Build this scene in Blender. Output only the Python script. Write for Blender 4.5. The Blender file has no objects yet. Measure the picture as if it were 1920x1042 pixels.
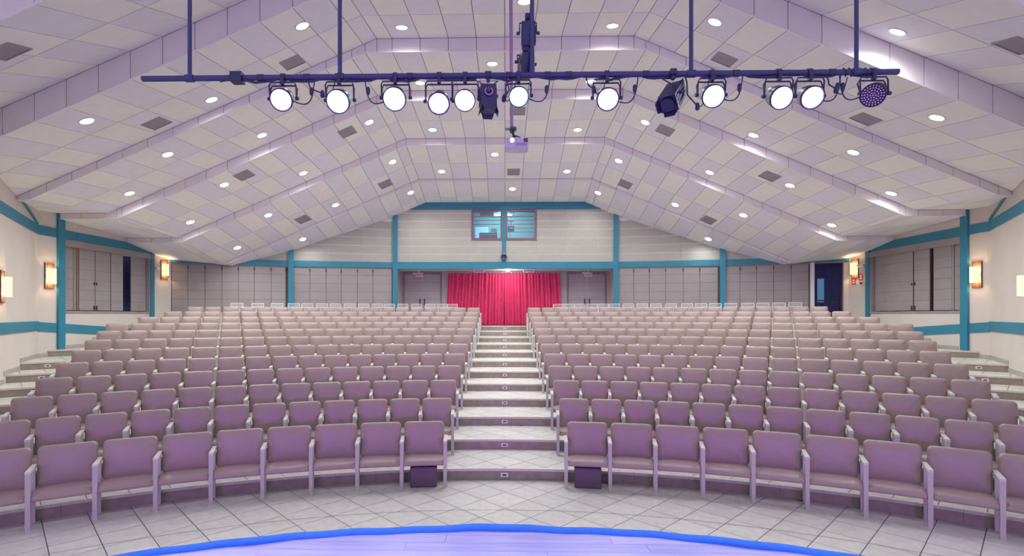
import bpy, math, random
from mathutils import Vector, Matrix
random.seed(7)
S = bpy.context.scene
COL = S.collection

# ------------------------------------------------------------------ camera, world, exposure
cam_d = bpy.data.cameras.new('camera')
cam_d.sensor_fit = 'HORIZONTAL'; cam_d.sensor_width = 36.0
cam_d.lens = 36.0 * 978.54 / 1920.0
cam_d.shift_x = (960.0 - 927.7) / 1920.0
cam_d.shift_y = (590.95 - 521.0) / 1920.0
cam_d.clip_end = 200
cam = bpy.data.objects.new('camera', cam_d); COL.objects.link(cam)
cam.location = (0.0151, 0.0, 2.4606)
cam.rotation_euler = (math.pi / 2, 0, 0.0204)
S.camera = cam

world = bpy.data.worlds.new('hall_ambient'); S.world = world
world.use_nodes = True
bg = world.node_tree.nodes['Background']
bg.inputs[0].default_value = (0.72, 0.68, 0.90, 1.0)
bg.inputs[1].default_value = 0.62
S.view_settings.view_transform = 'Standard'
S.view_settings.look = 'None'
S.view_settings.gamma = 1.0
S.view_settings.exposure = 0.42
S.view_settings.use_curve_mapping = False
try:
    S.cycles.use_denoising = True
    S.cycles.max_bounces = 5
    S.cycles.diffuse_bounces = 3
    S.cycles.light_sampling_threshold = 0.03
    S.cycles.glossy_bounces = 2
    S.cycles.use_adaptive_sampling = True
    S.cycles.adaptive_threshold = 0.06
    S.cycles.adaptive_min_samples = 12
    S.cycles.sample_clamp_indirect = 6.0
except Exception:
    pass
DOWNLIGHT_W = 150.0
SCONCE_W = 5.0

# ------------------------------------------------------------------ materials
def mat(name, col, rough=0.6, metal=0.0, var=0.06, scale=6.0, bump=0.0, bscale=60.0, emit=None, estr=0.0,
        rand=0.0, spec=0.5, stretch=None):
    m = bpy.data.materials.new(name); m.use_nodes = True
    nt = m.node_tree; b = nt.nodes['Principled BSDF']
    b.inputs['Roughness'].default_value = rough
    b.inputs['Metallic'].default_value = metal
    b.inputs['Specular IOR Level'].default_value = spec
    tc = nt.nodes.new('ShaderNodeTexCoord')
    src = tc.outputs['Object']
    if stretch:
        mp = nt.nodes.new('ShaderNodeMapping'); mp.inputs['Scale'].default_value = stretch
        nt.links.new(src, mp.inputs['Vector']); src = mp.outputs['Vector']
    n = nt.nodes.new('ShaderNodeTexNoise'); n.inputs['Scale'].default_value = scale; n.inputs['Detail'].default_value = 4
    nt.links.new(src, n.inputs['Vector'])
    r = nt.nodes.new('ShaderNodeValToRGB')
    lo = tuple(max(0, c * (1 - var)) for c in col); hi = tuple(min(1, c * (1 + var)) for c in col)
    r.color_ramp.elements[0].position = 0.3; r.color_ramp.elements[1].position = 0.7
    r.color_ramp.elements[0].color = (*lo, 1); r.color_ramp.elements[1].color = (*hi, 1)
    nt.links.new(n.outputs['Fac'], r.inputs['Fac'])
    out = r.outputs['Color']
    if rand:
        oi = nt.nodes.new('ShaderNodeObjectInfo')
        mr = nt.nodes.new('ShaderNodeMapRange')
        mr.inputs['To Min'].default_value = 1 - rand; mr.inputs['To Max'].default_value = 1 + rand
        nt.links.new(oi.outputs['Random'], mr.inputs['Value'])
        hs = nt.nodes.new('ShaderNodeHueSaturation')
        nt.links.new(mr.outputs['Result'], hs.inputs['Value']); nt.links.new(out, hs.inputs['Color'])
        out = hs.outputs['Color']
    nt.links.new(out, b.inputs['Base Color'])
    if bump:
        n2 = nt.nodes.new('ShaderNodeTexNoise'); n2.inputs['Scale'].default_value = bscale; n2.inputs['Detail'].default_value = 3
        nt.links.new(src, n2.inputs['Vector'])
        bp = nt.nodes.new('ShaderNodeBump'); bp.inputs['Strength'].default_value = bump; bp.inputs['Distance'].default_value = 0.01
        nt.links.new(n2.outputs['Fac'], bp.inputs['Height']); nt.links.new(bp.outputs['Normal'], b.inputs['Normal'])
    if emit:
        b.inputs['Emission Color'].default_value = (*emit, 1)
        b.inputs['Emission Strength'].default_value = estr
    return m

def srgb(r, g, b):
    f = lambda c: (c / 255 / 12.92) if c / 255 <= 0.04045 else ((c / 255 + 0.055) / 1.055) ** 2.4
    return (f(r), f(g), f(b))

M = {}
M['vinyl'] = mat('mauve_vinyl', srgb(165, 144, 138), 0.36, var=0.05, scale=3, bump=0.12, bscale=90, rand=0.035)
M['frame'] = mat('light_grey_painted_steel', srgb(196, 188, 186), 0.45, var=0.03)
M['frame_top'] = mat('pale_armrest_cap', srgb(214, 210, 204), 0.4, var=0.03)
M['tile'] = mat('beige_floor_tile', srgb(209, 205, 199), 0.35, var=0.10, scale=9, bump=0.10, bscale=45, rand=0.05, stretch=(1, 1, 1))
M['grout'] = mat('grey_grout', srgb(96, 90, 92), 0.9, var=0.1)
M['riser'] = mat('stone_riser', srgb(158, 146, 134), 0.6, var=0.14, scale=8, bump=0.15, bscale=30)
M['nosing'] = mat('rough_pale_nosing', srgb(214, 207, 198), 0.75, var=0.12, scale=40, bump=0.3, bscale=120)
M['wall'] = mat('cream_plaster', srgb(216, 205, 196), 0.8, var=0.025, scale=2, bump=0.04, bscale=40)
M['teal'] = mat('teal_paint', srgb(52, 132, 156), 0.5, var=0.05, scale=2)
M['ceil_a'] = mat('cream_ceiling_tile', srgb(240, 237, 233), 0.85, var=0.02, scale=4, bump=0.05, bscale=150, rand=0.02)
M['ceil_b'] = mat('ceiling_tile_turned_tint', srgb(231, 228, 236), 0.85, var=0.02, scale=4, bump=0.05, bscale=150, rand=0.02)  # same tile as ceil_a; tint stands for light on its turned texture
M['fascia'] = mat('fascia_panel', srgb(240, 230, 233), 0.85, var=0.02, scale=4)
M['ceil_gap'] = mat('ceiling_seam', srgb(120, 110, 116), 0.9)
M['grey_panel'] = mat('warm_grey_panel', srgb(160, 151, 150), 0.7, var=0.03, scale=3, rand=0.02)
M['grey_trim'] = mat('grey_panel_frame', srgb(158, 148, 146), 0.7, var=0.03)
M['panel_gap'] = mat('panel_groove', srgb(104, 96, 98), 0.8)
M['cream_panel'] = mat('cream_board_panel', srgb(184, 180, 170), 0.7, var=0.025, scale=3, rand=0.02)
M['white_gap'] = mat('white_joint', srgb(240, 238, 236), 0.7)
M['curtain'] = mat('crimson_velvet', srgb(236, 78, 128), 0.85, var=0.08, scale=5, spec=0.2)
M['door'] = mat('grey_door', srgb(200, 190, 190), 0.6, var=0.02)
M['dark'] = mat('dark_void', srgb(96, 98, 140), 0.6, var=0.1)
M['black'] = mat('black_fixture', srgb(46, 48, 84), 0.4, var=0.08)
M['pipe'] = mat('dark_blue_pipe', srgb(58, 62, 108), 0.4, var=0.06)
M['pink_pipe'] = mat('mauve_pole', srgb(170, 130, 170), 0.45, var=0.04)
M['wood'] = mat('sconce_wood', srgb(120, 78, 62), 0.5, var=0.25, scale=6, stretch=(8, 8, 0.6))
M['wood_dark'] = mat('sconce_wood_edge', srgb(70, 50, 56), 0.5, var=0.2)
M['stile'] = mat('brown_stile', srgb(146, 112, 100), 0.6, var=0.1)
M['stage'] = mat('stage_wood', srgb(150, 147, 184), 0.28, var=0.16, scale=3, bump=0.05, bscale=20, rand=0.12, stretch=(0.5, 6, 1))
M['blue'] = mat('blue_carpet', srgb(40, 112, 196), 0.9, var=0.1, scale=20, bump=0.3, bscale=200)
M['white_metal'] = mat('white_enamel', srgb(236, 234, 232), 0.35, var=0.02)
M['vent'] = mat('vent_grille', srgb(160, 150, 158), 0.6, var=0.04)
M['vent_dark'] = mat('vent_inside', srgb(116, 106, 118), 0.8)
M['mauve_frame'] = mat('mauve_window_frame', srgb(140, 96, 116), 0.5, var=0.03)
M['silver'] = mat('silver', srgb(200, 200, 206), 0.3, metal=0.6, var=0.02)
M['purple_box'] = mat('purple_box', srgb(104, 80, 104), 0.6, var=0.06)
M['chrome'] = mat('dark_handle', srgb(92, 84, 92), 0.35, metal=0.5)
M['red'] = mat('red_sign', srgb(214, 60, 60), 0.5)
M['white'] = mat('white_plastic', srgb(232, 226, 226), 0.5, var=0.01)
M['teal_lit_room'] = mat('booth_wall_teal_lit', srgb(150, 205, 210), 0.8, var=0.03)  # the booth's teal light is mixed into this wall colour
M['baseboard'] = mat('tile_baseboard', srgb(176, 169, 162), 0.5, var=0.1, scale=10, rand=0.04)
M['proj_white'] = mat('projector_shell', srgb(206, 198, 220), 0.35, var=0.02)

def emission(name, col, strength):
    m = bpy.data.materials.new(name); m.use_nodes = True
    nt = m.node_tree; b = nt.nodes['Principled BSDF']
    b.inputs['Base Color'].default_value = (*col, 1)
    b.inputs['Emission Color'].default_value = (*col, 1); b.inputs['Emission Strength'].default_value = strength
    n = nt.nodes.new('ShaderNodeTexNoise'); n.inputs['Scale'].default_value = 5
    mr = nt.nodes.new('ShaderNodeMapRange'); mr.inputs['To Min'].default_value = strength * 0.95; mr.inputs['To Max'].default_value = strength * 1.05
    nt.links.new(n.outputs['Fac'], mr.inputs['Value']); nt.links.new(mr.outputs['Result'], b.inputs['Emission Strength'])
    m.cycles.emission_sampling = 'NONE'     # the lamps themselves carry the light
    return m
M['lamp'] = emission('downlight_glow', (1.0, 0.98, 0.94), 9.0)
M['shade'] = emission('lit_fabric_shade', srgb(255, 226, 172), 0.85)
M['booth_lamp'] = emission('booth_lamp_glow', (0.6, 0.9, 1.0), 4.0)
M['dim_window'] = emission('dim_lobby_glow', srgb(110, 170, 205), 0.22)
M['screen'] = emission('blue_screen', srgb(140, 200, 255), 0.6)

glass = bpy.data.materials.new('booth_glass'); glass.use_nodes = True
_nt = glass.node_tree; _b = _nt.nodes['Principled BSDF']
_tr = _nt.nodes.new('ShaderNodeBsdfTransparent'); _mx = _nt.nodes.new('ShaderNodeMixShader')
_mx.inputs[0].default_value = 0.12; _b.inputs['Roughness'].default_value = 0.03; _b.inputs['Base Color'].default_value = (0.6, 0.8, 0.85, 1)
_nt.links.new(_tr.outputs[0], _mx.inputs[1]); _nt.links.new(_b.outputs[0], _mx.inputs[2])
_nt.links.new(_mx.outputs[0], _nt.nodes['Material Output'].inputs['Surface'])
M['glass'] = glass

# ------------------------------------------------------------------ mesh helpers
class MB:
    def __init__(s): s.v = []; s.f = []; s.m = []; s.sm = []; s.mats = []; s.cur = 0; s.smooth = False
    def use(s, m):
        if m not in s.mats: s.mats.append(m)
        s.cur = s.mats.index(m); return s
    def add(s, vs, fs, smooth=None):
        o = len(s.v); s.v += [tuple(p) for p in vs]
        for f in fs:
            s.f.append(tuple(i + o for i in f)); s.m.append(s.cur); s.sm.append(s.smooth if smooth is None else smooth)
        return s
    def box(s, x0, x1, y0, y1, z0, z1, T=None):
        vs = [(x, y, z) for z in (z0, z1) for y in (y0, y1) for x in (x0, x1)]
        if T is not None: vs = [T @ Vector(p) for p in vs]
        return s.add(vs, [(0, 2, 3, 1), (4, 5, 7, 6), (0, 1, 5, 4), (2, 6, 7, 3), (0, 4, 6, 2), (1, 3, 7, 5)], False)
    def prism(s, poly, z0, z1, bottom=False):
        n = len(poly)
        vs = [(x, y, z0) for x, y in poly] + [(x, y, z1) for x, y in poly]
        fs = [tuple(range(n, 2 * n))] + [(i, (i + 1) % n, n + (i + 1) % n, n + i) for i in range(n)]
        if bottom: fs.append(tuple(range(n - 1, -1, -1)))
        return s.add(vs, fs, False)
    def hexa(s, c):  # 8 corners: bottom 4 (ccw) then top 4
        return s.add(c, [(3, 2, 1, 0), (4, 5, 6, 7), (0, 1, 5, 4), (1, 2, 6, 5), (2, 3, 7, 6), (3, 0, 4, 7)], False)
    def tube(s, pts, r, n=6, cap=True):
        pts = [Vector(p) for p in pts]; rs = r if isinstance(r, (list, tuple)) else [r] * len(pts)
        rings = []; prevN = None
        for i, p in enumerate(pts):
            d = (pts[min(i + 1, len(pts) - 1)] - pts[max(i - 1, 0)]).normalized()
            if prevN is None:
                a = Vector((0, 0, 1)) if abs(d.z) < 0.9 else Vector((1, 0, 0))
                nn = d.cross(a).normalized()
            else:
                nn = (prevN - d * prevN.dot(d)); nn = nn.normalized() if nn.length > 1e-6 else d.orthogonal().normalized()
            prevN = nn; bb = d.cross(nn)
            rings.append([p + (nn * math.cos(t) + bb * math.sin(t)) * rs[i] for t in [2 * math.pi * k / n for k in range(n)]])
        vs = [q for rg in rings for q in rg]; fs = []
        for i in range(len(rings) - 1):
            for k in range(n):
                fs.append((i * n + k, i * n + (k + 1) % n, (i + 1) * n + (k + 1) % n, (i + 1) * n + k))
        s.add(vs, fs, True)
        if cap:
            s.add(rings[0], [tuple(range(n - 1, -1, -1))], False); s.add(rings[-1], [tuple(range(n))], False)
        return s
    def lathe(s, prof, n=16, T=None, smooth=True):  # prof: (radius, z) list
        T = T or Matrix()
        vs = []; fs = []
        for r, z in prof:
            for k in range(n):
                a = 2 * math.pi * k / n; vs.append(T @ Vector((r * math.cos(a), r * math.sin(a), z)))
        for i in range(len(prof) - 1):
            for k in range(n):
                fs.append((i * n + k, i * n + (k + 1) % n, (i + 1) * n + (k + 1) % n, (i + 1) * n + k))
        s.add(vs, fs, smooth)
        if prof[0][0] > 1e-5: s.add(vs[:n], [tuple(range(n - 1, -1, -1))], False)
        if prof[-1][0] > 1e-5: s.add(vs[-n:], [tuple(range(n))], False)
        return s
    def cushion(s, w, h, t, rc, seg=4, crown=0.015, edge=0.35, fn=None):
        """rounded pad: outline w x h in XY centred on 0, thickness t along z (bottom at 0), softened rims"""
        def ring(inset):
            pts = []; a = w / 2 - inset; b = h / 2 - inset; r = max(rc - inset, 0.008)
            for cx, cy, a0 in ((a - r, b - r, 0), (-a + r, b - r, 90), (-a + r, -b + r, 180), (a - r, -b + r, 270)):
                for k in range(seg + 1):
                    an = math.radians(a0 + 90 * k / seg); pts.append((cx + r * math.cos(an), cy + r * math.sin(an)))
            return pts
        e = edge * t
        lv = [(e * 0.9, 0.0), (e * 0.25, e * 0.35), (0, e), (0, t - e), (e * 0.2, t - e * 0.4), (e * 0.8, t - e * 0.06), (e * 2.4, t + crown * 0.6), (min(w, h) * 0.33, t + crown)]
        rings = [[(x, y, z) for x, y in ring(i)] for i, z in lv]
        n = len(rings[0]); vs = [p for rg in rings for p in rg]
        if fn: vs = [fn(*p) for p in vs]
        fs = []
        for i in range(len(rings) - 1):
            for k in range(n):
                fs.append((i * n + k, i * n + (k + 1) % n, (i + 1) * n + (k + 1) % n, (i + 1) * n + k))
        fs.append(tuple(range((len(rings) - 1) * n, len(rings) * n))); fs.append(tuple(range(n - 1, -1, -1)))
        return s.add(vs, fs, True)
    def mesh(s, name):
        me = bpy.data.meshes.new(name); me.from_pydata(s.v, [], s.f)
        for m in s.mats: me.materials.append(m)
        me.polygons.foreach_set('material_index', s.m); me.polygons.foreach_set('use_smooth', s.sm)
        me.update(); return me

def put(name, me, parent=None, loc=(0, 0, 0), rot=(0, 0, 0)):
    o = bpy.data.objects.new(name, me); COL.objects.link(o); o.location = loc; o.rotation_euler = rot
    if parent is not None: o.parent = parent
    return o
def build(mb, name, parent=None, loc=(0, 0, 0), rot=(0, 0, 0)): return put(name, mb.mesh(name), parent, loc, rot)
def tag(o, label, cat, group=None):
    o['label'] = label; o['category'] = cat
    if group: o['group'] = group
    return o
def struct(o): o['kind'] = 'structure'; return o
def thing(name, label, cat, loc=(0, 0, 0), rot=(0, 0, 0), group=None):
    o = bpy.data.objects.new(name, None); o.empty_display_size = 0.1; COL.objects.link(o)
    o.location = loc; o.rotation_euler = rot
    return tag(o, label, cat, group)
def one(m): return MB().use(M[m])
ORD = ['zeroth', 'first', 'second', 'third', 'fourth', 'fifth', 'sixth', 'seventh', 'eighth', 'ninth', 'tenth', 'eleventh', 'twelfth',
       'thirteenth', 'fourteenth', 'fifteenth', 'sixteenth', 'seventeenth', 'eighteenth', 'nineteenth', 'twentieth']

def clip_half(poly, nx, ny, c):   # keep nx*x+ny*y<=c
    out = []
    for i in range(len(poly)):
        a = poly[i]; b = poly[(i + 1) % len(poly)]
        da = nx * a[0] + ny * a[1] - c; db = nx * b[0] + ny * b[1] - c
        if da <= 0: out.append(a)
        if da * db < 0:
            t = da / (da - db); out.append((a[0] + t * (b[0] - a[0]), a[1] + t * (b[1] - a[1])))
    return out
def clip_poly(poly, conv):        # convex ccw clip polygon
    for i in range(len(conv)):
        a = conv[i]; b = conv[(i + 1) % len(conv)]
        nx, ny = b[1] - a[1], -(b[0] - a[0])
        poly = clip_half(poly, nx, ny, nx * a[0] + ny * a[1])
        if len(poly) < 3: return []
    return poly
def area(p): return abs(sum(p[i][0] * p[(i + 1) % len(p)][1] - p[(i + 1) % len(p)][0] * p[i][1] for i in range(len(p)))) / 2

# ------------------------------------------------------------------ room plan
H = 0.1711; PITCH = 1.1149; YC = -2.4709; R1 = 10.2863
def rr(k): return R1 + PITCH * (k - 1)
XW = 12.08
half = [(6.23, 4.0), (XW, 13.25), (XW, 17.72), (11.93, 18.38), (8.2, 19.85), (4.35, 20.6)]
ROOM = half + [(-x, y) for x, y in reversed(half)]           # ccw
YB = 20.6; YR = 21.96; ZR = 12 * H

def clip_annulus(poly, r0, r1):
    cx = sum(p[0] for p in poly) / len(poly); cy = sum(p[1] for p in poly) / len(poly) - YC
    d = math.hypot(cx, cy); nx, ny = cx / d, cy / d
    if r1 is not None:
        poly = clip_half(poly, nx, ny, r1 + ny * YC)
        if len(poly) < 3: return []
    if r0 is not None:
        poly = clip_half(poly, -nx, -ny, -(r0 + ny * YC))
    return poly if len(poly) >= 3 and area(poly) > 0.002 else []
def off(k, a):   # the upper steps sit a little further back in the side aisles
    if k < 9: return 0.0
    t = min(1, max(0, (abs(a) - 0.572) / 0.03)); return 0.85 * t * t * (3 - 2 * t)
def tarc(r, k, a0, a1, n):
    out = []
    for i in range(n + 1):
        a = a0 + (a1 - a0) * i / n; q = r + off(k, a); out.append((q * math.sin(a), YC + q * math.cos(a)))
    return out
def arc(r, a0, a1, n): return [(r * math.sin(a0 + (a1 - a0) * i / n), YC + r * math.cos(a0 + (a1 - a0) * i / n)) for i in range(n + 1)]

TS = 0.43; P0 = (0.0146, 6.664); Q = math.sqrt(0.5); GAP = 0.0045
def tile_poly(i, j):
    out = []
    for u, v in ((i * TS + GAP, j * TS + GAP), ((i + 1) * TS - GAP, j * TS + GAP), ((i + 1) * TS - GAP, (j + 1) * TS - GAP), (i * TS + GAP, (j + 1) * TS - GAP)):
        out.append((P0[0] + (u - v) * Q, P0[1] + (u + v) * Q))
    return out
ROOM_IN = [(x * (0.998), y - 0.01) for x, y in ROOM]
ALLT = [(i, j, tile_poly(i, j)) for i in range(-45, 60) for j in range(-45, 60)]
ALLT = [(i, j, p) for i, j, p in ALLT if abs(p[0][0]) < 13 and 4.4 < p[0][1] < 21]
TILET = 0.012
def lay_tiles(parent, z, r0, r1, want, limit=300, k=0):
    """individual tile objects where want(x, y), the rest joined into one stuff part"""
    cand = []; R0, R1_ = r0, r1
    for i, j, p in ALLT:
        cx = sum(q[0] for q in p) / 4; cy = sum(q[1] for q in p) / 4
        d = math.hypot(cx, cy - YC); an = math.atan2(cx, cy - YC); r0, r1 = (None if R0 is None else R0 + off(k, an)), (None if R1_ is None else R1_ + off(k + 1, an))
        if (r0 is not None and d < r0 - 0.32) or (r1 is not None and d > r1 + 0.32): continue
        q = clip_annulus(p, r0, r1)
        if q: q = clip_poly(q, ROOM_IN)
        if not q or area(q) < 0.002: continue
        cand.append((cx, cy, q))
    cand.sort(key=lambda c: c[1] * c[1] + 0.2 * c[0] * c[0])
    rest = one('tile'); n = 0
    for cx, cy, q in cand:
        if want(cx, cy) and n < limit:
            n += 1
            mb = one('tile'); mb.prism([(x - cx, y - cy) for x, y in q], -TILET, 0)
            build(mb, 'tile', parent, (cx, cy, z))
        else: rest.prism(q, z - TILET, z)
    if rest.v:
        o = build(rest, 'tile_field', parent); o['kind'] = 'stuff'

# ground floor in front of the first row
mb = one('grout'); pl = [(-6.23, 4.0), (6.23, 4.0)] + [(8.4, 7.5)] + [(x, y) for x, y in reversed(arc(R1 + 0.05, -0.72, 0.72, 40))] + [(-8.4, 7.5)]
mb.prism(pl, -0.15, -0.006)
floor0 = struct(build(mb, 'floor')); floor0['label'] = 'beige diagonal tiled floor between stage and first row'
lay_tiles(floor0, 0.0, None, R1 - 0.005, lambda x, y: True, 300)
# thin curved joint in the tiles
mb = one('grout'); a = arc(9.07, -0.55, 0.55, 60); b = arc(9.078, -0.55, 0.55, 60)
mb.add([(x, y, 0.0012) for x, y in a] + [(x, y, 0.0012) for x, y in b], [(i + 1, i, 61 + i, 62 + i) for i in range(60)])
build(mb, 'curved_joint', floor0)

def wall_x(y):  # |x| of the side wall at depth y
    for (x0, y0), (x1, y1) in zip(half, half[1:]):
        if y0 <= y <= y1: return x0 + (x1 - x0) * (y - y0) / (y1 - y0)
    return half[-1][0]
def amax(r, k=0):    # largest angle of an arc of radius r that stays inside the side walls
    a = 0.2
    while a < 0.9:
        q = r + off(k, a); x, y = q * math.sin(a), YC + q * math.cos(a)
        if y > YB - 0.01: a += 0.005; continue
        if x > wall_x(y) - 0.01: return a
        a += 0.003
    return a
for k in range(1, 13):
    z = k * H; r0 = rr(k); r1 = rr(k + 1) if k < 12 else None
    am = amax(r0, k); n = 96
    mb = one('grout')
    inner = tarc(r0 + 0.012, k, -am, am, n)
    if r1: outer = tarc(r1 + 0.03, k + 1, -amax(r1, k + 1), amax(r1, k + 1), n); poly = inner + list(reversed(outer))
    else:
        outer = [(11.93, 18.3), (8.2, 19.85), (4.35, 20.6), (4.35, YR), (-4.35, YR), (-4.35, 20.6), (-8.2, 19.85), (-11.93, 18.3)]; poly = inner + outer
    poly = [p for p in poly]; poly.reverse()
    mb.prism(poly, z - H - 0.02, z - 0.006)
    fl = struct(build(mb, 'floor')); fl['label'] = 'tiled seating step, %s riser up from the stage' % ORD[k]
    # stone riser and nosing, cut in pieces along the arc
    pieces = 16
    for q in range(pieces):
        a0 = -am + 2 * am * q / pieces; a1 = -am + 2 * am * (q + 1) / pieces
        g = 0.0012 / r0
        def strip(mname, ra, rb, z0, z1):
            m = one(mname); n2 = 8
            A = tarc(ra, k, a0 + g, a1 - g, n2); B = tarc(rb, k, a0 + g, a1 - g, n2)
            vs = [(x, y, zz) for zz in (z0, z1) for L in (A, B) for x, y in L]; c = n2 + 1
            fs = []
            for i in range(n2):
                fs += [(i, i + 1, 2 * c + i + 1, 2 * c + i), (2 * c + i, 2 * c + i + 1, 3 * c + i + 1, 3 * c + i), (i + 1, i, c + i, c + i + 1), (c + i + 1, c + i, 3 * c + i, 3 * c + i + 1)]
            fs += [(0, 2 * c, 3 * c, c), (n2, c + n2, 3 * c + n2, 2 * c + n2)]
            return m.add(vs, fs, False)
        build(strip('riser', r0 - 0.004, r0 + 0.014, z - H, z - 0.035), 'riser', fl)
        build(strip('nosing', r0 - 0.016, r0 + 0.03, z - 0.035, z + 0.001), 'nosing', fl)
    if k <= 9: want = lambda x, y, a=am: abs(x) < 1.35 or abs(math.atan2(x, y - YC)) > 0.585
    else: want = lambda x, y: False
    lay_tiles(fl, z, r0 + 0.03, r1, want, 300, k)
    # step lights: small white plates with a dark slot
    spots = [0.0]
    if 3 <= k <= 8: spots += [0.637, -0.637]
    for a in spots:
        rq = r0 - 0.006 + off(k, a); x, y = rq * math.sin(a), YC + rq * math.cos(a)
        sl = build(one('white').box(-0.055, 0.055, -0.012, 0.0, -0.032, 0.032), 'step_light', fl, (x, y, z - 0.095), (0, 0, -a))
        build(one('purple_box').box(-0.03, 0.03, -0.014, -0.011, -0.014, 0.014), 'slot', sl)
# recess floor in front of the curtain
# ------------------------------------------------------------------ walls
def frame_on(p, q):
    """matrix: local x along p->q, y outward-to-room, z up, origin p"""
    p = Vector((*p, 0)); q = Vector((*q, 0)); d = (q - p); L = d.length; d.normalize()
    nrm = Vector((-d.y, d.x, 0))
    mid = (p + q) / 2
    if nrm.dot(Vector((0, 12, 0)) - mid) < 0: nrm = -nrm
    T = Matrix(((d.x, nrm.x, 0, p.x), (d.y, nrm.y, 0, p.y), (0, 0, 1, 0), (0, 0, 0, 1)))
    return T, L
def tbox(mb, T, x0, x1, y0, y1, z0, z1): return mb.box(x0, x1, y0, y1, z0, z1, T)

trim_n = [0]
def trim(mb, label):
    trim_n[0] += 1
    o = struct(build(mb, 'trim_%d' % trim_n[0])); o['label'] = label; return o

def in_ord(s): return (-1, 'left') if s < 0 else (1, 'right')

SC = []   # sconces to build later
WIN = []
for sg, side in ((-1, 'left'), (1, 'right')):
    m = lambda P: (sg * P[0], P[1])
    # stage-side splayed wall
    T, L = frame_on(m((7.5, 6.01)), m((XW, 13.25)))
    mb = one('wall'); tbox(mb, T, 0, L, -0.15, 0, -0.2, 6.6)
    o = struct(build(mb, 'wall_' + side)); o['label'] = 'cream splayed wall beside the seats, %s of the stage' % side
    mb = one('teal'); tbox(mb, T, 0, L, 0, 0.025, 4.56, 4.80); trim(mb, 'upper teal band along the splayed %s wall' % side)
    mb = one('teal'); tbox(mb, T, 0, L, 0, 0.025, 2.07, 2.31); trim(mb, 'lower teal band along the splayed %s wall' % side)
    # diagonal teal brace rising from the corner to the ceiling
    mb = one('teal'); s0, s1 = L - 0.02, L - 1.75
    mb.hexa([T @ Vector(c) for c in ((s0 - .0, 0, 4.79), (s0, 0.03, 4.79), (s1, 0.03, 5.12), (s1, 0, 5.12), (s0, 0, 4.86), (s0, 0.03, 4.86), (s1, 0.03, 5.2), (s1, 0, 5.2))])
    trim(mb, 'teal diagonal brace above the upper band on the splayed %s wall' % side)
    SC.append((T, L - 3.22, 3.05, side, 'nearest the stage'))
    # short wall from corner to post
    T, L = frame_on(m((XW, 13.25)), m((XW, 17.72)))
    W0, W1 = (0.81, 4.22)      # window opening along the wall
    mb = one('wall')
    tbox(mb, T, 0, W0, -0.15, 0, -0.2, 6.6); tbox(mb, T, W1, L, -0.15, 0, -0.2, 6.6)
    tbox(mb, T, W0, W1, -0.15, 0, -0.2, 2.57); tbox(mb, T, W0, W1, -0.15, 0, 4.37, 6.6)
    wo = struct(build(mb, 'wall_%s_rear' % side)); wo['label'] = 'cream wall with the wide shuttered opening on the %s' % side
    mb = one('teal'); tbox(mb, T, 0, L, 0, 0.025, 4.56, 4.80); trim(mb, 'upper teal band over the %s shuttered opening' % side)
    mb = one('teal')
    mb.hexa([T @ Vector(c) for c in ((0, 0, 2.05), (L, 0, 1.72), (L, .025, 1.72), (0, .025, 2.05), (0, 0, 2.29), (L, 0, 1.96), (L, .025, 1.96), (0, .025, 2.29))])
    trim(mb, 'lower teal band under the %s shuttered opening' % side)
    mb = one('teal'); tbox(mb, T, 0.57, 0.79, 0, 0.06, 1.45, 5.3); trim(mb, 'teal post between sconce and opening on the %s wall' % side)
    mb = one('teal'); tbox(mb, T, 4.24, 4.42, 0, 0.06, 1.5, 4.75); trim(mb, 'teal post at the far end of the %s opening' % side)
    WIN.append((T, W0, W1, side, sg, wo))
    SC.append((T, 0.33, 3.5, side, 'between splayed wall and teal post'))
    # return wall with the far sconce
    T, L = frame_on(m((XW, 17.72)), m((11.93, 18.38)))
    mb = one('wall'); tbox(mb, T, 0, L, -0.15, 0, 1.0, 5.2)
    o = struct(build(mb, 'wall_%s_corner' % side)); o['label'] = 'narrow cream return wall in the far %s corner' % side
    SC.append((T, 0.40, 4.06, side, 'in the far corner'))

# tiled baseboards that step up with the seating tiers
for sg, side in ((-1, 'left'), (1, 'right')):
    root = struct(bpy.data.objects.new('baseboard_' + side, None)); COL.objects.link(root); root['label'] = 'stepped tile baseboard along the %s wall' % side
    for (pa, pb) in ((half[0], half[1]), (half[1], half[2])):
        T, L = frame_on((sg * pa[0], pa[1]), (sg * pb[0], pb[1]))
        N = int(L / 0.43)
        for i in range(N):
            x0 = i * L / N; x1 = (i + 1) * L / N
            c = T @ Vector(((x0 + x1) / 2, 0, 0)); rc = math.hypot(c.x, c.y - YC); ac = math.atan2(c.x, c.y - YC); lev = sum(1 for kk in range(1, 13) if rc > rr(kk) + off(kk, ac))
            if c.y < 8.2: continue
            if pa == half[1] and (0.45 < (x0 + x1) / 2 < 0.9): continue
            tbx = one('baseboard'); tbox(tbx, T, x0 + 0.002, x1 - 0.002, 0, 0.014, lev * H, lev * H + 0.1)
            build(tbx, 'baseboard_tile', root)

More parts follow.
